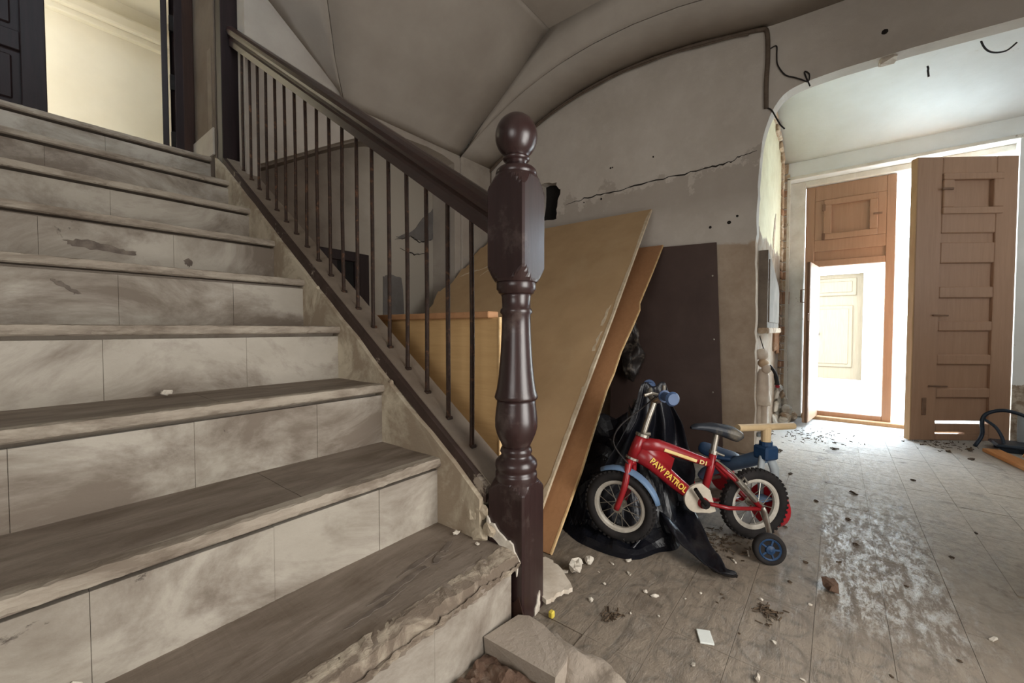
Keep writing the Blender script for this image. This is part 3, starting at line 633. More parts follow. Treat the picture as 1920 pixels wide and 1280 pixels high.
# side of the flight under the rail, and what it carries
def line(yy): return Z0 + (RISE / RUN) * (yy - Y0)
sl = [(0.83, 0.0), (0.83, line(0.83) + 0.03)] + [(0.83 + i * 0.11, line(0.83 + i * 0.11) + 0.032 + rnd.uniform(-0.006, 0.008)) for i in range(1, 20)] + [(3.04, line(3.04) + 0.03), (3.04, 0.0)]
B().prism(sl, fX, 0.897, 1.03).obj('stringer', 'sideplaster', st)
def band(y0, y1, lo, hi, x0, x1, n, amt, seed):
    r2 = random.Random(seed)
    top = [(lerp(y0, y1, i / n), line(lerp(y0, y1, i / n)) + hi) for i in range(n + 1)]
    bot = [(lerp(y0, y1, i / n), line(lerp(y0, y1, i / n)) + lo + r2.uniform(-amt, amt)) for i in range(n + 1)]
    return B().prism(top + bot[::-1], fX, x0, x1)
band(0.82, 3.0, 0.028, 0.074, 0.914, 0.936, 40, 0.007, 4).obj('stringer_board', 'darkpaint', st)
band(0.80, 2.98, 0.022, 0.078, 0.934, 1.045, 2, 0.0, 4).obj('stringer_cap', 'railbar', st)
# lumps of crumbling plaster along the string and by the newel
for k, (yy, zz, s) in enumerate([(0.84, 0.235, .030), (0.865, 0.29, .026), (0.90, 0.325, .020), (0.83, .30, .022), (0.95, 0.355, .014), (0.99, 0.40, .014), (1.27, 0.655, .014), (1.80, 1.03, .012), (0.80, .255, .022)]):
    q = bmesh.new(); bmesh.ops.create_icosphere(q, subdivisions=2, radius=s)
    for v in q.verts: v.co.x *= 0.5
    B().add(q, Matrix.Translation((0.907, yy, zz))).jitter(s * 0.6, 40, k).obj('plaster_lump', 'sideplaster', st, kind=None)

# dark rubbed marks left on the steps
def smear(pts, fn, d0, d1, seed): return B().prism(jag(pts + pts[:1], 0.004, 5, seed)[:-1], fn, d0, d1).obj('paint_mark', 'darkmark', st)
smear([(0.18, 1.175), (0.24, 1.188), (0.33, 1.168), (0.38, 1.158), (0.375, 1.146), (0.28, 1.148), (0.20, 1.158)], fY, 2.2222, 2.226, 3)
smear([(0.535, 1.150), (0.555, 1.160), (0.565, 1.135), (0.55, 1.120), (0.537, 1.130)], fY, 2.2222, 2.226, 4)
smear([(0.125, 1.005), (0.15, 1.00), (0.19, 0.968), (0.175, 0.962), (0.15, 0.985)], fY, 1.9202, 1.925, 5)
for k, pts in enumerate([[(0.52, 0.83), (0.60, 0.845), (0.70, 0.855), (0.71, 0.842), (0.60, 0.825)], [(0.63, 0.865), (0.70, 0.885), (0.78, 0.885), (0.72, 0.868)], [(0.725, 0.842), (0.76, 0.868), (0.775, 0.855), (0.745, 0.835)], [(0.78, 0.87), (0.83, 0.90), (0.84, 0.885), (0.80, 0.86)], [(0.45, 0.80), (0.55, 0.815), (0.62, 0.815), (0.54, 0.80)]]):
    smear(pts, fZ, 0.2196, 0.2212, 10 + k)
# kerb stub below the newel
kb = root('kerb_stub', (0.86, 0.6, 0), 'broken concrete kerb stub on the floor in front of the newel post', 'kerb')
B().prism([(0.785, 0.71), (0.905, 0.69), (0.918, 0.66), (0.915, 0.61), (0.884, 0.53), (0.862, 0.505), (0.845, 0.498), (0.79, 0.497)], fZ, -0.002, 0.05).jitter(0.004, 30, 1).obj('kerb_block', 'kerb', kb)
q = bmesh.new(); bmesh.ops.create_icosphere(q, subdivisions=4, radius=1)
for v in q.verts: v.co = Vector((0.892 + v.co.x * 0.055, 0.515 + v.co.y * 0.17, v.co.z * 0.044))
B().add(q).jitter(0.016, 16, 3).jitter(0.006, 50, 2).obj('mortar', 'kerb', kb, smooth=True)
q = B().grid(40, 26, lambda u, v: (lerp(0.40, 0.787, u), lerp(0.30, 0.70, v), 0.004 + 0.03 * abs(noise.noise(Vector((u * 6, v * 6, 1)))) + 0.012 * noise.noise(Vector((u * 21, v * 21, 4)))), 0.006)
tag(q.obj('rubble_patch', 'rubble', kind='stuff'), 'brown broken rubble bed at the foot of the bottom step', 'rubble')

# ------------------------------------------------------------ newel post
NX, NY, K = 0.98, 0.755, 0.001596
npst = root('newel_post', (NX, NY, 0), 'dark turned wooden newel post with a ball finial at the stair foot', 'newel post')
def zp(y): return 0.85 + (617 - y) * K
TN = Matrix.Translation((NX, NY, 0)) @ Matrix.Rotation(R(6), 4, 'Z')
def turned(name, prof, m='darkwood', n=36):
    return B().lathe([(r * K, zp(y)) for y, r in prof[::-1]], n, TN).obj(name, m, npst, smooth=True)
ball = []
for i in range(0, 19):
    a = math.pi * i / 18; ball.append((262 - 42 * math.cos(a), 39 * math.sin(a) if i < 15 else max(39 * math.sin(a), 19)))
turned('ball_finial', [(220, 0.5)] + ball[1:-1] + [(299, 19), (300, 24), (304, 25), (307, 22), (309, 18), (315, 19)])
turned('finial_collar', [(314, 19), (317, 24), (321, 33), (325, 37), (331, 38.5), (336, 37), (339, 34), (341, 34)])
TB = Matrix.Translation((NX, NY, 0)) @ Matrix.Rotation(R(6), 4, 'Z')
def block(name, z0, z1, hs, m):
    # square section cut by a turned shoulder at both ends, so each face ends in an arch
    n = 64; zs = [(0, 0.99)] + [((0.046 if z0 > 0.01 else 0.030) * math.sin(R(a)), 1.40 - 0.40 * (1 - math.sin(R(a))) ** 1.0) for a in (12, 30, 50, 70, 90)]
    lev = [(z0 + (d if z0 > 0.01 else d * 0.01), k) for d, k in zs] if z0 > 0.01 else [(z0, 1.42), (z0 + 0.02, 1.42)]
    lev += [(z1 - d, k) for d, k in zs[::-1]]
    V = []; F = []
    for z_, k_ in lev:
        for j in range(n):
            a = 2 * math.pi * (j + 0.5) / n; r_ = min(hs / max(abs(math.cos(a)), abs(math.sin(a))), hs * k_, hs * 1.385)
            V.append((r_ * math.cos(a), r_ * math.sin(a), z_))
    for i_ in range(len(lev) - 1):
        for j in range(n): F.append((i_ * n + j, i_ * n + (j + 1) % n, (i_ + 1) * n + (j + 1) % n, (i_ + 1) * n + j))
    F += [tuple(range(n))[::-1], tuple((len(lev) - 1) * n + j for j in range(n))]
    return B().add(pyd(V, F), TB).obj(name, m, npst)
block('upper_block', zp(530), zp(336), 0.0635, 'darkwood')
turned('shaft_collar', [(524, 33), (531, 37), (543, 37), (546, 34), (550, 33), (553, 29)])
turned('turned_shaft', [(550, 29), (558, 27), (577, 26.5), (580, 29.5), (586, 30.5), (590, 27), (620, 27.5), (650, 29), (680, 31), (710, 34), (730, 37), (738, 39.5), (744, 41), (748, 39)])
turned('turned_vase', [(747, 36), (755, 36.5), (770, 38.5), (785, 40), (800, 40), (812, 37), (824, 32), (833, 27.5), (838, 26)])
turned('base_ring', [(836, 26), (841, 29), (846, 30.5), (851, 28), (855, 29), (859, 34), (864, 38.5), (871, 40), (878, 38.5), (883, 36), (885, 39), (890, 39.5), (899, 39), (906, 38)])
block('base_block', 0.0, zp(898), 0.0625, 'darkwood')
# plaster still stuck to the foot and the rotten corner
B().prism(jag([(0.063, 0.295), (0.04, 0.275), (0.0, 0.25), (-0.03, 0.232), (-0.052, 0.19), (-0.045, 0.14), (-0.03, 0.185), (0.0, 0.21), (0.03, 0.228), (0.063, 0.245)], 0.005, 3, 3), lambda a, b, d: tuple(TB @ Vector((d, a, b))), -0.069, -0.060).obj('stuck_plaster', 'plasterbits', npst)
B().prism(jag([(-0.063, 0.0), (-0.063, 0.05), (-0.045, 0.085), (-0.02, 0.06), (-0.01, 0.0)], 0.004, 3, 8), lambda a, b, d: tuple(TB @ Vector((d, a, b))), -0.0645, -0.060).obj('rotten_patch', 'jambwood', npst)
B().prism(jag([(0.0, 0.0), (0.01, 0.03), (0.03, 0.06), (0.034, 0.02), (0.03, 0.0)], 0.004, 3, 9), lambda a, b, d: tuple(TB @ Vector((a, d, b))), -0.0655, -0.060).obj('stuck_plaster', 'plasterbits', npst)

# ------------------------------------------------------------ handrail and balusters
bl = root('stair_balustrade', (NX, 1.9, 0.8), 'brown moulded handrail on thin rusty iron balusters up the stair', 'balustrade')
ra, rb = Vector((NX, 0.80, 1.172)), Vector((NX, 3.02, 2.690))
rdir = (rb - ra).normalized(); rup = Vector((1, 0, 0)).cross(rdir) * 1; rup = rup if rup.z > 0 else -rup
prof = [(-0.022, -0.052), (0.022, -0.052), (0.024, -0.022), (0.020, -0.012), (0.027, -0.004), (0.037, 0.004), (0.040, 0.016), (0.037, 0.032), (0.026, 0.044), (0.012, 0.050), (-0.012, 0.050), (-0.026, 0.044), (-0.037, 0.032), (-0.040, 0.016), (-0.037, 0.004), (-0.027, -0.004), (-0.020, -0.012), (-0.024, -0.022)]
V = []; F = []; k = len(prof)
for e in (ra, rb):
    for a, b in prof: V.append(e + Vector((1, 0, 0)) * a + rup * b)
for j in range(k): F.append((j, (j + 1) % k, k + (j + 1) % k, k + j))
F += [tuple(range(k))[::-1], tuple(k + j for j in range(k))]
B().add(pyd(V, F)).obj('handrail', 'railwood', bl)
for i in range(18):
    yy = 0.939 + i * 0.11106
    zb = line(yy) + 0.070; zt = ra.z + (yy - ra.y) * rdir.z / rdir.y - 0.055
    b_ = B().tube([(NX, yy, zb), (NX + rnd.uniform(-.003, .003), yy + rnd.uniform(-.003, .003), (zb + zt) / 2), (NX, yy, zt)], 0.0078, 8)
    b_.box((NX - 0.012, yy - 0.012, zb), (NX + 0.012, yy + 0.012, zb + 0.012), 0.003)
    b_.obj('baluster', 'rust', bl)

# ------------------------------------------------------------ boards leaning behind the stair
def sheet(name, poly, fn, th, m, me_, label, cat='board', edge_pts=None, edge_name='board_edge', parts=()):
    r0 = fn(poly[0][0], poly[0][1], 0)
    rt = root(name, r0, label, cat)
    B().prism(poly, fn, 0, th).obj('sheet', m, rt)
    return rt
# big tan sheet: u along Y, v up the slope from its foot at x=1.27 to the wall
va = Vector((3.09 - 1.27, 0, 1.745)).normalized(); na = Vector((va.z, 0, -va.x))          # na points down, under the sheet
fa = lambda a, b, d: tuple(Vector((1.27, 0, 0.004)) + va * b + Vector((0, a, 0)) + na * d)
LA_ = 2.515
torn = jag([(2.66, 2.50), (2.70, 2.37), (2.72, 2.33), (2.73, 2.20), (2.66, 2.13), (2.73, 2.02), (2.72, 1.78), (2.80, 1.70), (2.74, 1.55), (2.74, 0.0)], 0.014, 4, 3)
pa = [(0.925, 0.0), (0.95, 0.28), (0.972, 0.6), (1.02, 1.35), (1.105, LA_), (2.60, LA_ - 0.005)] + torn
b1 = sheet('fibreboard_sheet', pa, fa, 0.012, 'fibre', None, 'large tan fibreboard sheet leaning on the wall behind the newel post, uppermost of the boards')
eg = [(0.925, 0.0), (0.95, 0.28), (0.972, 0.6), (1.02, 1.35), (1.105, LA_)]
el = jag([(a - 0.0, b) for a, b in eg], 0.0035, 9, 2); er = [(a - 0.0015, b) for a, b in eg]
B().prism([(0.9245, 0.0)] + [(a + 0.010 + abs(noise.noise(Vector((b * 7, 0, 0)))) * 0.016, b) for a, b in el][1:-1] + [(1.106, LA_)] + [(a - 0.003, b) for a, b in eg[::-1]], fa, -0.0015, 0.0135).obj('torn_edge', 'fibreedge', b1)
for k, (yy, v0, ln_, w) in enumerate([(1.06, 1.25, 0.18, 0.012), (1.04, 1.05, 0.16, 0.010), (0.99, 0.74, 0.07, 0.012)]):
    B().prism(jag([(yy - w, v0), (yy, v0 + ln_), (yy + w, v0 + ln_ * 0.8), (yy + w * 0.5, v0)], 0.006, 4, k), fa, -0.001, 0.001).obj('scraped_patch', 'fibreedge', b1)
for pts in ([(2.47, 1.98), (2.60, 1.95), (2.68, 1.90)], [(2.30, 2.16), (2.37, 2.03), (2.47, 1.98)], [(2.42, 1.88), (2.30, 2.06)]):
    ribbon([(a, b) for a, b in pts], 0.010, fa, -0.001, 0.001, int(pts[0][0] * 100), 0.004).obj('scraped_patch', 'fibreedge', b1)
# orange plywood sheet under it
vb = Vector((3.122 - 1.29, 0, 1.472)).normalized(); nb = Vector((vb.z, 0, -vb.x))
fb_ = lambda a, b, d: tuple(Vector((1.292, 0, 0.004)) + vb * b + Vector((0, a, 0)) + nb * d)
LB = 2.35
eb = [(0.832, 0.0), (0.86, 0.35), (0.934, 0.96), (0.962, 1.58), (1.03, LB)]
ebj = [eb[0], (0.846, 0.18), (0.862, 0.37), (0.90, 0.66), (0.925, 0.86), (0.930, 0.98), (0.950, 1.16), (0.955, 1.38), (0.962, 1.55), (0.985, 1.62), (1.006, 2.0), (1.03, LB)]
b2 = sheet('plywood_sheet', ebj + [(2.3, LB), (2.3, 0.0)], fb_, 0.010, 'ply', None, 'orange-brown plywood sheet leaning under the larger tan sheet')
B().prism([(a - 0.002, b) for a, b in ebj] + [(a + 0.004, b) for a, b in ebj[::-1]], fb_, -0.001, 0.0115).obj('raw_edge', 'plyedge', b2)
# dark brown board against the wall
b3 = root('brown_board', (3.1, 1.0, 0), 'dark brown flat board standing against the arch wall behind the red bicycle', 'board')
fc = lambda a, b, d: (lerp(3.02, 3.145, b / 1.456) + d, a, b)
B().prism([(0.585, 0.0), (0.672, 1.453), (1.42, 1.475), (1.40, 0.0)], fc, 0, 0.016).obj('sheet', 'brownboard', b3)
for a, b in ((0.668, 1.22), (0.645, 0.78), (0.64, 0.42)):
    B().lathe([(0.006, 0), (0.006, 0.002), (0.002, 0.003)], 8, Matrix.Translation((lerp(3.02, 3.145, b / 1.456) - 0.001, a + 0.02, b)) @ Matrix.Rotation(R(-90), 4, 'Y')).obj('nail_head', 'chrome', b3)
# low pale board closing the space beside the flight
b4 = root('low_board', (1.2, 1.5, 0), 'low pale plywood board standing on edge beside the stair behind the balusters', 'board')
B().box((1.195, 1.004, 0.0), (1.213, 2.45, 0.895), 0.002).obj('sheet', 'lowboard', b4)
B().box((1.165, 1.03, 0.893), (1.225, 2.45, 0.918), 0.003).obj('top_batten', 'ply', b4)
B().prism(jag([(0.9995, 0.0), (0.9995, 0.895), (1.006, 0.895), (1.006, 0.0)], 0.001, 12, 2), fX, 1.1935, 1.2145).obj('raw_edge', 'plyedge', b4)

# ------------------------------------------------------------ children's bicycle
BR = Vector((1.919, 0.248, 0)); BD = Vector((-0.7071, 0.7071, 0)); BN = Vector((-0.7071, -0.7071, 0)); UZ = Vector((0, 0, 1))
def bp(u, w, n=0.0): return BR + BD * u + BN * n + UZ * w
bike = root('childs_bicycle', BR, "small red child's bicycle with one stabiliser wheel parked by the arch wall", 'bicycle')
fr = B()
fr.tube([bp(0.487, 0.436), bp(0.508, 0.395), bp(0.525, 0.352)], 0.0215, 14)
fr.tube([bp(0.495, 0.402), bp(0.42, 0.392), bp(0.33, 0.362), bp(0.24, 0.328), bp(0.192, 0.312)], [0.030, 0.026, 0.021, 0.018, 0.016], 12, flat=0.8)
fr.tube([bp(0.505, 0.372), bp(0.44, 0.325), bp(0.34, 0.238), bp(0.25, 0.166)], [0.036, 0.032, 0.027, 0.022], 12, flat=0.7)
fr.prism([(0.512, 0.40), (0.44, 0.395), (0.36, 0.345), (0.38, 0.28), (0.44, 0.32), (0.515, 0.36)], lambda a, b, d: tuple(bp(a, b, d)), -0.016, 0.016)
fr.tube([bp(0.188, 0.358), bp(0.200, 0.29), bp(0.236, 0.165)], 0.0145, 10)
for s in (-1, 1):
    fr.tube([bp(0.188, 0.322, 0.016 * s), bp(0.12, 0.258, 0.040 * s), bp(0.012, 0.143, 0.046 * s)], 0.0095, 8)
    fr.tube([bp(0.236, 0.165, 0.018 * s), bp(0.15, 0.148, 0.040 * s), bp(0.008, 0.140, 0.046 * s)], 0.0085, 8)
fr.tube([bp(0.243, 0.166, -0.032), bp(0.243, 0.166, 0.032)], 0.021, 12)
fr.obj('frame', 'red', bike, smooth=True)
B().tube([bp(0.484, 0.442), bp(0.487, 0.432)], 0.026, 14).tube([bp(0.484, 0.442), bp(0.458, 0.444, 0.014)], 0.007, 8).obj('headset', 'chrome', bike)
B().tube([bp(0.525, 0.352), bp(0.528, 0.344)], 0.026, 14).obj('headset', 'chrome', bike)
def wheel(name, C, ax, Rr, tr, spokes, tyre_r, rim_m='rim', parent=bike):
    """C hub centre, ax axle direction"""
    ax = ax.normalized(); e1 = UZ - ax * UZ.dot(ax); e1.normalize(); e2 = ax.cross(e1)
    cir = lambda r, n, off=0.0: [C + (e1 * math.cos(2 * math.pi * i / n) + e2 * math.sin(2 * math.pi * i / n)) * r + ax * off for i in range(n)]
    w = root(name, C); w.parent = parent; w.location = C - WORG[parent.name]
    B().tube(cir(Rr - tyre_r, 48), tyre_r, 10, closed=True).obj('tyre', 'tyre', w, smooth=True)
    tb = B()
    for i in range(44):
        a = 2 * math.pi * i / 44; rd = e1 * math.cos(a) + e2 * math.sin(a); tg = ax.cross(rd)
        for off in (-0.011, 0.011):
            m4 = Matrix((( *ax, 0), (*tg, 0), (*rd, 0), (0, 0, 0, 1))).transposed(); m4.translation = C + rd * (Rr - 0.0035) + ax * off
            tb.box((-0.005, -0.005, -0.003), (0.005, 0.005, 0.0035), 0, m4)
    tb.obj('tread_blocks', 'tyre', w, kind='stuff')
    ro = Rr - 2 * tyre_r + 0.006; n = 40; V = []; F = []
    ringp = [(ro, -0.012), (ro, 0.012), (ro - 0.012, 0.011), (ro - 0.018, 0.006), (ro - 0.018, -0.006), (ro - 0.012, -0.011)]
    for i in range(n):
        a = 2 * math.pi * i / n; rd = e1 * math.cos(a) + e2 * math.sin(a)
        for r_, o_ in ringp: V.append(C + rd * r_ + ax * o_)
    for i in range(n):
        for j in range(6): F.append((i * 6 + j, i * 6 + (j + 1) % 6, ((i + 1) % n) * 6 + (j + 1) % 6, ((i + 1) % n) * 6 + j))
    B().add(pyd(V, F)).obj('rim', rim_m, w)
    B().tube([C - ax * 0.045, C + ax * 0.045], 0.008, 10).tube([C - ax * 0.03, C - ax * 0.024], 0.020, 12).tube([C + ax * 0.024, C + ax * 0.03], 0.020, 12).tube([C - ax * 0.03, C + ax * 0.03], 0.012, 12).obj('hub', 'chrome', w)
    for i in range(spokes):
        a = 2 * math.pi * (i + 0.3) / spokes; s = 1 if i % 2 else -1
        a2 = a + 0.35 * (1 if (i // 2) % 2 else -1)
        B().tube([C + (e1 * math.cos(a2) + e2 * math.sin(a2)) * 0.017 + ax * 0.026 * s, C + (e1 * math.cos(a) + e2 * math.sin(a)) * (ro - 0.015) + ax * 0.003 * s], 0.0016, 5).obj('spoke', 'chrome', w)
    return w
RC = bp(0.008, 0.1435)
wheel('rear_wheel', RC, BN, 0.142, 0.022, 16, 0.0215)
ST = R(40)
FAX = (BN * math.cos(ST) + BD * math.sin(ST)).normalized()     # near end of the front axle, wheel turned away
FWD = (BD * math.cos(ST) - BN * math.sin(ST)).normalized()
FC = bp(0.575, 0.163)
wheel('front_wheel', FC, FAX, 0.138, 0.022, 16, 0.021)
crown = bp(0.531, 0.338)
fk = B()
for s in (-1, 1):
    fk.tube(smoothrow([crown + FAX * 0.012 * s, crown + FAX * 0.034 * s - UZ * 0.012, (crown + FC) / 2 + FAX * 0.044 * s - FWD * 0.010, FC + FAX * 0.043 * s], 4), [0.0135] * 5 + [0.0125] * 4 + [0.011] * 4, 9)
fk.tube([crown + UZ * 0.006, crown - UZ * 0.012], 0.020, 12)
fk.obj('fork', 'red', bike, smooth=True)
def mudguard(C, ax, fw_, r, a0, a1, w, m='bluegrey', name='mudguard'):
    n = 12
    def fn(u, v):
        a = lerp(a0, a1, u); q = (v - 0.5)
        wd = w * (1 - 0.35 * abs(2 * u - 1) ** 3)
        return tuple(C + (fw_ * math.cos(a) + UZ * math.sin(a)) * (r - 0.012 * (2 * q) ** 2) + ax * wd * q)
    B().grid(n, 6, fn, 0.003).obj(name, m, bike, smooth=True)
mudguard(FC, FAX, FWD, 0.158, R(60), R(166), 0.052)
B().tube(smoothrow([bp(0.482, 0.44), bp(0.462, 0.50), bp(0.440, 0.56), bp(0.438, 0.58)], 4), 0.011, 10).obj('stem', 'chrome', bike, smooth=True)
hb0 = bp(0.440, 0.575)
HS = R(-11); HAX = (BN * math.cos(HS) - BD * math.sin(HS)).normalized(); HFW = (BD * math.cos(HS) + BN * math.sin(HS)).normalized()
hbp = [hb0 + HAX * 0.165 + UZ * 0.03 - HFW * 0.02, hb0 + HAX * 0.10 + UZ * 0.03 - HFW * 0.01, hb0 + HAX * 0.055 + UZ * 0.005, hb0, hb0 - HAX * 0.055 + UZ * 0.005, hb0 - HAX * 0.10 + UZ * 0.03 - HFW * 0.01, hb0 - HAX * 0.19 + UZ * 0.03 - HFW * 0.03]
hbar = B().tube(smoothrow(hbp, 4), 0.0105, 10).obj('handlebar', 'chrome', bike, smooth=True)
for a, b in ((hbp[5], hbp[6]), (hbp[1], hbp[0])):
    dq = (b - a).normalized()
    gp = B().tube([a + dq * 0.004, b], 0.0165, 14).tube([b, b + dq * 0.010], [0.026, 0.020], 16).tube([a, a + dq * 0.006], 0.023, 14)
    gp.obj('grip', 'gripblue', hbar, smooth=False)
B().tube([hbp[1] + UZ * 0.01, hbp[1] + UZ * 0.04], 0.006, 8).tube([hbp[1] - HAX * 0.01, hbp[1] + BD * 0.05 + UZ * 0.012, hbp[1] + BD * 0.075 + UZ * 0.004], 0.006, 8).obj('brake_lever', 'chrome', hbar)
B().tube(smoothrow([hbp[1] + BD * 0.03, bp(0.50, 0.55, 0.03), bp(0.60, 0.49, 0.06), bp(0.62, 0.42, 0.05), bp(0.55, 0.33, 0.03)], 6), 0.0028, 6).obj('brake_cable', 'cabledark', bike)
B().tube([bp(0.193, 0.335), bp(0.175, 0.43)], 0.0115, 12).obj('seat_post', 'chrome', bike)
B().tube([bp(0.189, 0.352), bp(0.185, 0.366)], 0.017, 12).tube([bp(0.183, 0.36, 0.012), bp(0.160, 0.352, 0.03)], 0.005, 8).obj('seat_clamp', 'chrome', bike)
def saddle(u, v):
    L = lerp(0.285, 0.085, u); wd = interp([(0, 0.006), (0.05, 0.018), (0.3, 0.026), (0.6, 0.044), (0.85, 0.062), (0.96, 0.052), (1, 0.012)], u)
    top = interp([(0, 0.464), (0.12, 0.475), (0.5, 0.476), (0.85, 0.463), (1, 0.444)], u); bot = interp([(0, 0.455), (0.3, 0.447), (0.6, 0.425), (0.85, 0.405), (1, 0.420)], u)
    a = 2 * math.pi * v; cz = (top + bot) / 2; hz = (top - bot) / 2
    s_ = math.sin(a); c_ = math.cos(a)
    return tuple(bp(L, cz + hz * (abs(s_) ** 0.7) * (1 if s_ > 0 else -1), wd * (abs(c_) ** 0.8) * (1 if c_ > 0 else -1)))
B().grid(20, 18, saddle).obj('saddle', 'saddle', bike, smooth=True)
# chain case, crank
gpoly = [(0.256 + 0.062 * math.cos(R(x)), 0.184 + 0.058 * math.sin(R(x))) for x in range(-80, 111, 12)] + [(0.212, 0.214), (0.186, 0.128), (0.212, 0.122), (0.246, 0.126)]
B().prism(gpoly, lambda a, b, d: tuple(bp(a, b, d)), 0.010, 0.020).obj('chain_guard', 'guard', bike)
B().tube([bp(0.243, 0.166, 0.02), bp(0.243, 0.166, 0.045)], 0.017, 12).tube([bp(0.243, 0.166, 0.042), bp(0.290, 0.232, 0.046)], 0.008, 8).obj('crank', 'iron', bike)
B().tube([bp(0.118, 0.262, 0.048), bp(0.04, 0.178, 0.052)], 0.012, 10).obj('stay_sleeve', 'chrome', bike)
B().tube(smoothrow([bp(0.19, 0.335, 0.02), bp(0.14, 0.292, 0.05), bp(0.10, 0.245, 0.058), bp(0.085, 0.23, 0.05)], 5), 0.003, 6).tube([bp(0.09, 0.245, 0.03), bp(0.075, 0.262, 0.03), bp(0.06, 0.24, 0.03)], 0.005, 6).obj('rear_brake', 'chrome', bike)
# stabiliser wheel on its arm
TC = Vector((1.735, 0.180, 0.055))
B().tube(smoothrow([bp(0.012, 0.148, 0.05), bp(0.012, 0.125, 0.066), bp(0.035, 0.075, 0.12), TC - BN * 0.022 + UZ * 0.0], 4), [0.014] * 6 + [0.0115] * 7, 10, flat=0.6).obj('stabiliser_arm', 'chrome', bike, smooth=True)
tax = (BN * 0.93 + BD * 0.28 + UZ * 0.12).normalized()
sw = root('stabiliser_wheel', TC); sw.parent = bike; sw.location = TC - WORG[bike.name]
rotm = tax.to_track_quat('Z', 'Y').to_matrix().to_4x4(); rotm.translation = TC
B().lathe([(0.038, -0.014), (0.050, -0.014), (0.0545, -0.009), (0.0555, 0), (0.0545, 0.009), (0.050, 0.014), (0.040, 0.014), (0.038, 0.009)], 36, rotm).obj('tyre', 'tyre', sw, smooth=True)
hb = B().lathe([(0.039, -0.012), (0.040, 0.009), (0.036, 0.012), (0.030, 0.008), (0.017, 0.008), (0.015, 0.015), (0.008, 0.017), (0.004, 0.019)], 30, rotm)
for i in range(5):
    hb.box((0.013, -0.0035, 0.007), (0.033, 0.0035, 0.0115), 0.001, rotm @ Matrix.Rotation(2 * math.pi * i / 5, 4, 'Z'))
hb.obj('hub_disc', 'wheelblue', sw)
# printing on the frame
def text(body, size, start, along, normal, m, parent, name='lettering', align='LEFT', sx=1.0):
    cu = bpy.data.curves.new('f', 'FONT'); cu.body = body; cu.size = size; cu.extrude = 0.0006; cu.offset = 0.0008; cu.align_x = align; cu.resolution_u = 3
    o = bpy.data.objects.new('f', cu); COL.objects.link(o); dg = bpy.context.evaluated_depsgraph_get()
    me = bpy.data.meshes.new_from_object(o.evaluated_get(dg)); bpy.data.objects.remove(o)
    X = along.normalized(); Z = normal - X * normal.dot(X); Z.normalize(); Yv = Z.cross(X)
    m4 = Matrix(((*X, 0), (*Yv, 0), (*Z, 0), (0, 0, 0, 1))).transposed(); m4.translation = start
    me.transform(m4 @ Matrix.Diagonal((sx, 1, 1, 1))); me.materials.clear()
    return link(name, me, m, parent)
ta, tb_ = bp(0.468, 0.339, 0.0265), bp(0.311, 0.199, 0.0245)
text('PAW PATROL', 0.032, ta, tb_ - ta, BN, 'yellowprint', bike, sx=0.98)
q = (bp(0.263, 0.331) - bp(0.407, 0.374)); bandv = []
B().tube([bp(0.405, 0.3815, 0.0215), bp(0.335, 0.356, 0.019), bp(0.268, 0.331, 0.0165)], 0.0062, 6, flat=0.35).obj('cream_stripe', 'cream_band', bike)
text('D1', 0.022, bp(0.258, 0.3215, 0.0165), q, BN, 'cream_band', bike, sx=1.3)

# ------------------------------------------------------------ ride-on tricycle behind it
TR = Vector((2.09, 0.236, 0)); tb = Vector((0.834, -0.553, 0)); th = Vector((-0.553, -0.834, 0))
def tp(f_, s_, w_): return TR + th * f_ + tb * s_ + UZ * w_
tri = root('ride_on_tricycle', TR, 'faded blue plastic tricycle with beige handlebar and red wheels behind the bicycle', 'tricycle')
B().tube([tp(0, -0.16, 0.432), tp(0, 0.16, 0.418)], 0.0155, 14).tube([tp(0, 0, 0.425), tp(0, 0, 0.335)], [0.020, 0.019], 14).obj('handlebar', 'beige', tri)
B().box((-0.036, -0.036, 0.285), (0.036, 0.036, 0.345), 0.008, Matrix.Translation((TR.x, TR.y, 0)) @ Matrix.Rotation(R(-33), 4, 'Z')).tube([tp(0, 0, 0.345), tp(0, 0, 0.362)], 0.026, 14).obj('head_block', 'wheelblue', tri)
B().tube(smoothrow([tp(-0.01, 0, 0.295), tp(-0.10, 0, 0.245), tp(-0.24, 0, 0.175), tp(-0.33, 0, 0.12), tp(-0.36, 0, 0.085)], 4), [0.030] * 8 + [0.028] * 9, 14).obj('frame_tube', 'bluegrey', tri, smooth=True)
for s in (-1, 1):
    B().tube([tp(0.0, 0.02 * s, 0.30), tp(0.01, 0.040 * s, 0.24), tp(0.02, 0.045 * s, 0.09)], [0.018, 0.019, 0.013], 10, flat=0.7).obj('fork_blade', 'lightgrey', tri, smooth=True)
def toywheel(name, C, ax, r, w):
    m4 = ax.to_track_quat('Z', 'Y').to_matrix().to_4x4(); m4.translation = C
    ww = root(name, C); ww.parent = tri; ww.location = C - WORG[tri.name]
    B().lathe([(r * 0.55, -w), (r * 0.97, -w), (r, -w * 0.6), (r, w * 0.6), (r * 0.97, w), (r * 0.55, w)], 32, m4).obj('tyre', 'redplastic', ww, smooth=False)
    B().lathe([(r * 0.55, -w * 0.8), (r * 0.56, w * 0.8), (r * 0.3, w * 0.9), (0.015, w * 1.3)], 24, m4).obj('hub_disc', 'lightgrey', ww)
toywheel('front_wheel', tp(0.02, 0, 0.09), tb, 0.09, 0.018)
for s in (-1, 1): toywheel('rear_wheel', tp(-0.36, 0.13 * s, 0.07), tb, 0.07, 0.02)
B().tube([tp(-0.36, -0.13, 0.07), tp(-0.36, 0.13, 0.07)], 0.010, 10).obj('rear_axle', 'chrome', tri)
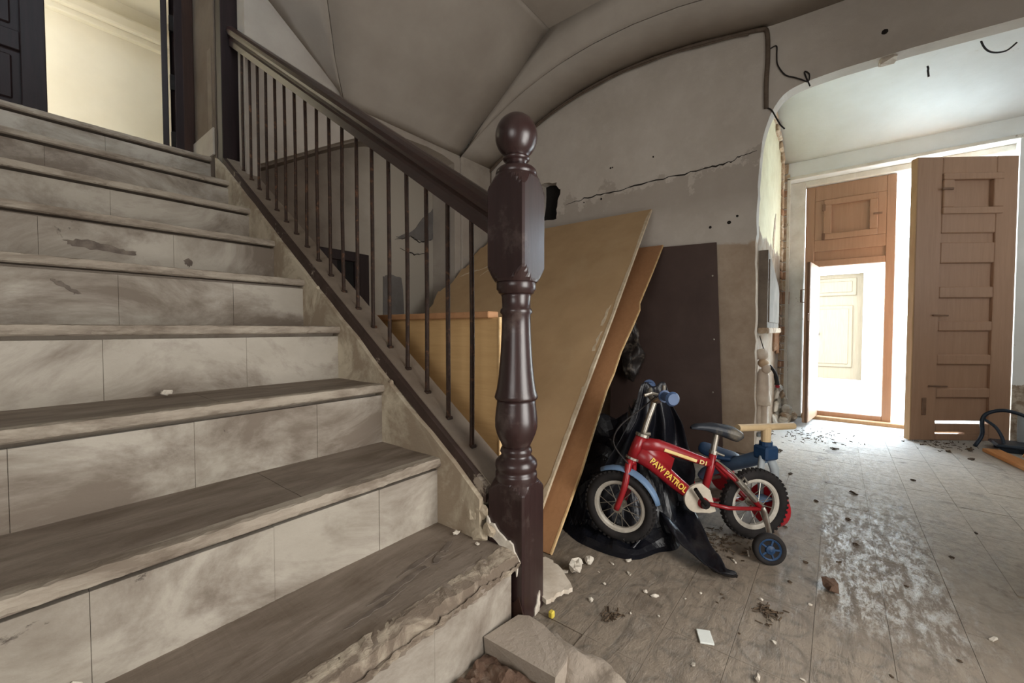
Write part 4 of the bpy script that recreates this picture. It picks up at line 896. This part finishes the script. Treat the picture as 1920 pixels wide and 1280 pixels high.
B().tube([tp(0.02, -0.10, 0.09), tp(0.02, 0.10, 0.09)], 0.006, 8).obj('pedal_axle', 'chrome', tri)
for s in (-1, 1): B().box((-0.04, -0.025, -0.008), (0.04, 0.025, 0.008), 0.004, Matrix.Translation(tp(0.02 - 0.03 * s, 0.085 * s, 0.09 - 0.05 * s)) @ Matrix.Rotation(R(-33), 4, 'Z')).obj('pedal', 'bluegrey', tri)
def seat2(u, v):
    a = 2 * math.pi * v; L = lerp(-0.16, -0.36, u); wd = 0.085 * math.sin(math.pi * min(max(u, 0.02), 0.98)) ** 0.4
    return tuple(tp(L, wd * math.cos(a), 0.235 + 0.016 * math.sin(a) + 0.05 * max(0, u - 0.7)))
B().grid(12, 16, seat2).obj('seat', 'wheelblue', tri, smooth=True)

# ------------------------------------------------------------ black polythene heaped round the front wheel
pl = root('black_polythene_sheet', (1.7, 0.72, 0), 'crumpled black polythene sheet heaped round the bicycle front wheel and hung over its handlebar', 'plastic sheet')
out = [(1.50, 0.90), (1.455, 0.83), (1.435, 0.765), (1.43, 0.65), (1.462, 0.566), (1.56, 0.52), (1.64, 0.47), (1.80, 0.50), (2.02, 0.50), (2.20, 0.62), (2.35, 0.90), (2.20, 1.20), (1.95, 1.25), (1.72, 1.10)]
cx = sum(p[0] for p in out) / len(out); cy = sum(p[1] for p in out) / len(out)
outs = smoothrow([(a, b, 0) for a, b in out + out[:1]], 6)[:-1]
def heap(u, v):
    k = int(round(u * len(outs))) % len(outs); e = outs[k]; r = v
    x = lerp(cx + 0.10, e.x, r); y_ = lerp(cy + 0.02, e.y, r)
    # depth behind the front wheel plane lifts the sheet, in front of it it stays low
    dep = (Vector((x, y_, 0)) - Vector((FC.x, FC.y, 0))).dot(-FAX) + 0.0
    lift = min(max((dep - 0.04) / 0.13, 0), 1)
    hgt = 0.012 + 0.46 * lift * (1 - r ** 3) + 0.035 * (1 - r ** 4) * (1 - lift)
    n_ = noise.noise(Vector((x * 7, y_ * 7, 2.0))); n2_ = noise.noise(Vector((x * 19 + u * 3, y_ * 19, 6.0)))
    fold = abs(math.sin(u * 41 + 2.5 * n_)) * 0.5
    if y_ > 0.72: hgt = min(hgt, lerp(hgt, max(0.012, (x - 1.40) * 0.66), min(1, (y_ - 0.72) / 0.1)))
    z = hgt * (0.75 + 0.5 * n_ + 0.25 * fold) + 0.012 * n2_
    return (x + 0.03 * n_ * (1 - r), y_ + 0.03 * n2_ * (1 - r), max(z, 0.003) * min(1, (1 - r) * 12 + 0.08))
nU = len(outs)
q = B().grid(nU, 26, heap); q.obj('heap', 'polythene', pl, smooth=False)
def drape(u, v):
    left = interp([(0, 0.455), (0.25, 0.50), (0.5, 0.585), (0.75, 0.66), (1, 0.69)], v); right = interp([(0, 0.350), (0.12, 0.322), (0.28, 0.272), (0.45, 0.243), (0.65, 0.205), (1, 0.20)], v)
    w_ = lerp(0.612, 0.05, v)
    n_ = noise.noise(Vector((u * 5, v * 3, 9))); f2 = math.sin(u * 19 + 2.5 * v + 2 * n_)
    if v < 0.06: w_ += 0.012
    off = -0.085 - 0.05 * v + 0.020 * f2 * min(1, v * 3) + 0.03 * n_ * v
    return tuple(bp(lerp(left, right, u), w_ + 0.010 * math.sin(u * 9) * (1 - v), off))
B().grid(46, 34, drape, 0.0015).obj('hanging_fold', 'polythene', pl, smooth=True)
tail_c = smoothrow([(1.86, 0.56, 0.10), (1.72, 0.50, 0.085), (1.62, 0.42, 0.045), (1.555, 0.345, 0.016), (1.53, 0.29, 0.010), (1.545, 0.25, 0.012)], 6)
tail_w = [0.085, 0.075, 0.062, 0.048, 0.026, 0.008]
def tail(u, v):
    k = u * (len(tail_c) - 1); i = min(int(k), len(tail_c) - 2); c_ = tail_c[i].lerp(tail_c[i + 1], k - i)
    tg = (tail_c[i + 1] - tail_c[i]).normalized(); sd = tg.cross(UZ).normalized(); w_ = interp([(j / 5, tail_w[j]) for j in range(6)], u)
    s_ = (v - 0.5) * 2
    return tuple(c_ + sd * w_ * s_ + UZ * (0.03 * abs(s_) * (0.4 + 0.6 * math.sin(u * 3.1)) + 0.012 * math.sin(u * 17 + s_ * 4) * (1 - u) + 0.022 * abs(noise.noise(Vector((u * 9, s_ * 3, 3)))) * (1 - u * 0.6)))
B().grid(30, 12, tail, 0.0015).obj('loose_flap', 'polythene', pl, smooth=True)
def flap2(u, v):
    a = Vector((1.47, 0.60, 0.015)).lerp(Vector((1.72, 0.50, 0.085)), u); b = Vector((1.62, 0.66, 0.035)).lerp(Vector((1.90, 0.53, 0.125)), u)
    p_ = a.lerp(b, v); n_ = noise.noise(p_ * 14)
    return (p_.x, p_.y, max(p_.z + 0.035 * n_ + 0.02 * math.sin(v * 12 + u * 3), 0.004))
B().grid(22, 16, flap2, 0.0015).obj('loose_flap', 'polythene', pl, smooth=True)
# dusty wrapped bundle hung under the boards
q = bmesh.new(); bmesh.ops.create_icosphere(q, subdivisions=4, radius=1)
for v in q.verts:
    zz_ = v.co.z; s_ = interp([(-1, 0.8), (-0.2, 1.0), (0.35, 0.55), (0.5, 0.75), (0.75, 0.6), (1, 0.3)], zz_)
    v.co = Vector((2.96 + v.co.x * 0.05 * s_, 1.19 + v.co.y * 0.085 * s_, 0.70 + zz_ * 0.24))
bd = B().add(q).jitter(0.028, 14, 4).jitter(0.010, 40, 2)
tag(bd.obj('wrapped_bundle', 'dustybag', smooth=True), 'crumpled dusty dark plastic bundle hanging before the brown board', 'bundle')

# ------------------------------------------------------------ dusty white cloth figure hung by the arch
fg = root('rag_doll', (3.36, 0.40, 0.10), 'dusty white cloth doll hanging at the edge of the arch beside the street door', 'doll')
def blob(c, r, seed, amt=0.006):
    q = bmesh.new(); bmesh.ops.create_icosphere(q, subdivisions=3, radius=1)
    for v in q.verts: v.co = Vector((c[0] + v.co.x * r[0], c[1] + v.co.y * r[1], c[2] + v.co.z * r[2]))
    return B().add(q).jitter(amt, 25, seed)
blob((3.36, 0.415, 0.675), (0.045, 0.042, 0.042), 1).obj('cap', 'doll_cloth', fg, smooth=True)
blob((3.36, 0.405, 0.615), (0.042, 0.035, 0.030), 2).obj('head', 'doll_skin', fg, smooth=True)
blob((3.355, 0.385, 0.575), (0.04, 0.030, 0.036), 3).obj('collar', 'doll_cloth', fg, smooth=True)
B().lathe([(0.050, 0.32), (0.052, 0.36), (0.044, 0.45), (0.034, 0.53), (0.020, 0.57)], 22, Matrix.Translation((3.36, 0.408, 0))).jitter(0.010, 22, 4).obj('dress', 'doll_cloth', fg, smooth=True)
B().tube(smoothrow([(3.35, 0.365, 0.60), (3.345, 0.335, 0.555), (3.34, 0.320, 0.50), (3.34, 0.318, 0.47)], 4), [0.010] * 6 + [0.014] * 5 + [0.017] * 2, 10).obj('arm', 'cabledark', fg, smooth=True)
blob((3.34, 0.314, 0.462), (0.014, 0.014, 0.016), 6, 0.003).obj('hand', 'redplastic', fg, smooth=True)
for yy in (0.428, 0.392):
    B().tube([(3.36, yy, 0.34), (3.36, yy, 0.20), (3.35, yy - 0.004, 0.13)], [0.020, 0.022, 0.019], 12).obj('leg', 'doll_cloth', fg, smooth=True)
    blob((3.345, yy - 0.008, 0.11), (0.034, 0.02, 0.02), yy * 9, 0.004).obj('shoe', 'lightgrey', fg, smooth=True)
B().tube([(3.36, 0.40, 0.70), (3.34, 0.425, 0.80)], 0.003, 6).obj('string', 'cabledark', fg)

# ------------------------------------------------------------ cables
ab = [Vector((3.165, yy, arc_at(yy) - 0.022)) for yy in [2.77, 2.6, 2.4, 2.2, 2.0, 1.8, 1.6, 1.4, 1.2, 1.0, 0.8, 0.6, 0.50]] + [Vector((3.165, 0.43, 2.80)), Vector((3.165, 0.393, 2.77)), Vector((3.165, 0.386, 2.60)), Vector((3.165, 0.392, 2.45)), Vector((3.165, 0.390, 2.285))]
cb = root('cable_run', (3.17, 1.5, 2.3), 'old brown cable bundle fixed along the vault curve and down beside the arch', 'cable')
B().tube(smoothrow(ab, 5), 0.014, 8).obj('cable', 'cable', cb, smooth=True)
B().tube(smoothrow([p + Vector((-0.008, 0.004 * math.sin(i * 2), -0.016 + 0.004 * math.sin(i * 3))) for i, p in enumerate(ab[:13])], 5), 0.007, 6).obj('cable', 'cable', cb, smooth=True)
B().tube(smoothrow([(3.165, 2.765, 2.44), (3.168, 2.765, 2.2), (3.166, 2.758, 1.95), (3.168, 2.765, 1.6)], 5), 0.008, 6).obj('cable', 'cable', cb, smooth=True)
def wire(pts, r, label, m='cabledark', loose=None):
    o = B().tube(smoothrow(pts, 5), r, 6).obj('loose_wire', m, smooth=True); tag(o, label, 'wire'); return o
wire([(3.172, 0.388, 2.29), (3.165, 0.36, 2.262), (3.155, 0.333, 2.202), (3.15, 0.31, 2.15), (3.14, 0.285, 2.112)], 0.0045, 'short black wire end hanging from the cable at the corner of the arch')
wire([(3.172, 0.375, 2.66), (3.17, 0.34, 2.662), (3.168, 0.337, 2.60), (3.165, 0.33, 2.535), (3.165, 0.29, 2.46), (3.165, 0.24, 2.425), (3.165, 0.205, 2.40), (3.168, 0.17, 2.375), (3.17, 0.165, 2.42), (3.168, 0.19, 2.44), (3.17, 0.16, 2.345)], 0.004, 'kinked black wire running from the cable to the top edge of the arch')
wire([(3.99, -0.44, 2.66), (3.995, -0.452, 2.62), (3.985, -0.45, 2.60), (3.99, -0.455, 2.56)], 0.006, 'short dark wire stub hanging from the vestibule ceiling')
wire([(3.86, -0.66, 2.668), (3.90, -0.69, 2.61), (3.93, -0.73, 2.58), (3.95, -0.79, 2.575), (3.93, -0.83, 2.60)], 0.005, 'curled dark wire hanging from the vestibule ceiling')
B().box((3.20, -0.235, 2.375), (3.27, -0.155, 2.43), 0.012).jitter(0.012, 30, 2).obj('broken_plaster', 'shard', wall_a)

# ------------------------------------------------------------ by the open leaf: chair frame and planks
ch = root('broken_chair_frame', (4.42, -0.93, 0), 'blue-black bent metal chair frame lying by the open brown door leaf', 'chair frame')
B().tube(smoothrow([(4.36, -0.79, 0.016), (4.43, -0.835, 0.09), (4.44, -0.835, 0.19), (4.44, -0.86, 0.245), (4.44, -0.93, 0.275), (4.44, -1.00, 0.262), (4.43, -1.06, 0.235), (4.42, -1.14, 0.20)], 5), 0.012, 10).obj('back_hoop', 'bluetube', ch, smooth=True)
B().tube(smoothrow([(4.44, -0.845, 0.20), (4.41, -0.895, 0.155), (4.39, -0.925, 0.08), (4.36, -0.925, 0.012)], 5), 0.010, 10).obj('leg', 'bluetube', ch, smooth=True)
B().tube([(4.50, -1.03, 0.24), (4.50, -1.03, 0.012)], 0.017, 10).obj('leg', 'lightgrey', ch)
B().box((4.30, -1.10, 0.03), (4.52, -0.88, 0.055), 0.01).obj('seat', 'bluetube', ch)
B().box((4.33, -1.10, 0.0), (4.36, -0.9, 0.03), 0.003).box((4.46, -1.10, 0.0), (4.49, -0.9, 0.03), 0.003).obj('seat_rail', 'bluetube', ch)
def plank(name, a, b, w, th, m, label, up=None):
    a = Vector(a); b = Vector(b); X = (b - a).normalized(); Yv = Vector(up) if up else UZ.cross(X); Yv = (Yv - X * Yv.dot(X)).normalized(); Z = X.cross(Yv)
    m4 = Matrix(((*X, 0), (*Yv, 0), (*Z, 0), (0, 0, 0, 1))).transposed(); m4.translation = a
    L = (b - a).length
    q = B().box((0, -w / 2, -th / 2), (L, w / 2, th / 2), 0.003, m4).obj(name, m)
    return tag(q, label, 'plank')
plank('plank', (4.27, -0.85, 0.014), (3.72, -0.955, 0.014), 0.09, 0.024, 'plank', 'orange raw wooden plank lying on the floor by the open door leaf')
plank('plank', (4.12, -0.995, 0.010), (4.20, -1.17, 0.42), 0.09, 0.02, 'plank', 'pale plank standing on end beside the orange plank', (0.6, 0.8, 0))
# ------------------------------------------------------------ rubble and litter on the floor
def chip(name, loc, s, m, label, cat, group=None, seed=0, flat=0.5, sub=1):
    q = bmesh.new(); bmesh.ops.create_icosphere(q, subdivisions=sub, radius=1)
    rr_ = random.Random(seed * 7 + 1); a = rr_.uniform(0, 6.28); e = rr_.uniform(0.6, 1.5)
    for v in q.verts:
        c_ = Vector((v.co.x * s * e, v.co.y * s / e, v.co.z * s * flat)) ; c_ += noise.noise_vector(v.co * 1.7 + Vector((seed, 0, seed * 0.7))) * s * 0.55
        v.co = Vector((c_.x * math.cos(a) - c_.y * math.sin(a), c_.x * math.sin(a) + c_.y * math.cos(a), c_.z))
    lo = min(v.co.z for v in q.verts)
    for v in q.verts: v.co += Vector((loc[0], loc[1], loc[2] - lo))
    return tag(B().add(q).obj(name, m), label, cat, group)
G1 = 'small white plaster chips scattered on the tiles'
for k, (x_, y_, s) in enumerate([(1.361, .552, .010), (1.252, .594, .005), (1.304, .64, .004), (1.382, .626, .006), (1.295, .472, .008), (1.293, .44, .010), (1.151, .591, .009), (1.484, .173, .007), (1.086, .271, .007), (1.226, .729, .010), (1.432, .585, .011), (1.17, .47, .004), (1.21, .40, .004), (1.34, .36, .004), (1.30, .12, .006), (1.20, .05, .005), (1.135, .137, .010), (1.55, .05, .005), (1.40, .33, .005)]):
    chip('plaster_chip', (x_, y_, 0), s, 'plasterbits', 'tiny white plaster chip on the dusty patterned tiles', 'chip', G1, k, 0.55)
chip('plaster_lump', (1.258, .704, 0), .026, 'plasterbits', 'largest white plaster lump on the floor beside the leaning boards', 'plaster lump', None, 31, 0.7, 2)
chip('plaster_lump', (1.328, .689, 0), .016, 'plasterbits', 'white plaster lump between the largest lump and the black polythene', 'plaster lump', None, 33, 0.8, 2)
chip('plaster_lump', (1.505, .63, 0.035), .011, 'plasterbits', 'white plaster crumb lying on the black polythene', 'plaster lump', None, 35, 0.6, 2)
G2 = 'dark dirt crumbs on the tiles'
for k, (x_, y_, s) in enumerate([(1.436, .276, .007), (1.42, .266, .006), (1.385, .278, .006), (2.755, -.08, .025), (2.353, -.053, .018), (2.097, -.073, .016), (1.823, .076, .014), (2.512, .067, .018), (1.451, .116, .008), (1.859, -.195, .010), (1.521, -.262, .008), (2.528, -.469, .012), (2.9, .2, .02), (1.65, .11, .01), (3.4, .3, .03), (3.7, .0, .03), (3.2, -.35, .02), (2.2, -.35, .012), (1.35, -.12, .007), (1.28, .20, .006), (3.95, -.7, .03), (4.1, -.62, .03), (2.1, .16, .012), (4.25, -.75, .03), (1.9, -.02, .012)]):
    chip('dirt_crumb', (x_, y_, 0), s * 0.62, 'straw', 'small dark crumb of dirt on the dusty patterned tiles', 'dirt', G2, k + 50, 0.16, 2)
chip('stone_lump', (1.676, .005, 0), .024, 'rubble', 'brown stone lump alone on the shiny worn tiles', 'stone', None, 77, 0.8, 2)
def litter(x_, y_, spread, n, label, seed):
    rl = random.Random(seed); b_ = B()
    for i in range(n):
        px, py = x_ + rl.gauss(0, spread), y_ + rl.gauss(0, spread * 0.8); a = rl.uniform(0, 6.28); l_ = rl.uniform(0.006, 0.026)
        b_.tube([(px, py, 0.003), (px + l_ * math.cos(a), py + l_ * math.sin(a), 0.003 + rl.uniform(0, 0.006))], rl.uniform(0.0012, 0.003), 4)
    tag(b_.obj('dry_litter', 'straw', kind='stuff'), label, 'litter')
litter(1.426, .148, .022, 40, 'patch of dry dark leaf litter below the stabiliser wheel', 1)
litter(1.126, .51, .012, 26, 'small dark patch of grit on the tiles near the kerb stub', 2)
litter(1.80, .36, .06, 90, 'brown dry litter on the floor under the bicycle', 3)
litter(4.0, .15, .16, 120, 'dry litter and dust strewn inside the street door', 4)
litter(4.35, -.62, .12, 90, 'dark litter swept along the foot of the open door leaf', 5)
sh = B().prism(jag([(1.215, 0.80), (1.208, 0.75), (1.136, 0.645), (1.10, 0.672), (1.06, 0.667), (1.03, 0.69), (1.06, 0.78), (1.13, 0.84)], 0.006, 4, 3), lambda a, b, d: (a, b, d + 0.012 + 0.12 * max(0, b - 0.67)), 0.0, 0.014)
tag(sh.obj('plaster_shard', 'shard'), 'large flat pale plaster shard on the floor behind the newel foot', 'plaster shard')
sq = B().box((-0.026, -0.018, 0.001), (0.026, 0.018, 0.006), 0.001, Matrix.Translation((1.204, .271, 0)) @ Matrix.Rotation(R(25), 4, 'Z'))
tag(sq.obj('tile_fragment', 'paper'), 'square pale tile fragment on the floor below the black flap', 'tile fragment')
for (a, b, l_, w, rot, lab) in [(1.674, .283, .030, .006, 40, 'narrow white plaster sliver near the black flap tip'), (1.764, .25, .046, .005, 15, 'long thin white sliver behind the stabiliser wheel'), (1.685, -.351, .026, .009, -30, 'crumpled white scrap alone on the darker tiles')]:
    q = B().box((-l_ / 2, -w / 2, 0.0005), (l_ / 2, w / 2, 0.006), 0.001, Matrix.Translation((a, b, 0)) @ Matrix.Rotation(R(rot), 4, 'Z')).jitter(0.003, 60, l_ * 100)
    tag(q.obj('plaster_sliver', 'plasterbits'), lab, 'sliver')
tag(B().box((1.004, 0.640, 0.0), (1.020, 0.655, 0.020), 0.003).obj('paper_scrap', 'yellowbit'), 'tiny yellow paper scrap at the newel foot', 'scrap')
chip('step_chip', (0.329, 1.575, 0.65), .015, 'plasterbits', 'white plaster chip at the back of the third tread', 'chip', None, 91, 0.5, 2)
chip('step_chip', (0.875, .905, 0.222), .009, 'plasterbits', 'white chip on the bottom tread below the crumbling plaster', 'chip', None, 92, 0.5, 2)
chip('step_chip', (0.872, .815, 0.222), .007, 'plasterbits', 'smaller white chip near the end of the bottom tread', 'chip', None, 93, 0.4, 2)
chip('step_chip', (0.07, 1.0, 0.222), .022, 'plasterbits', 'pale plaster chip on the bottom tread against the riser', 'chip', None, 94, 0.6, 2)
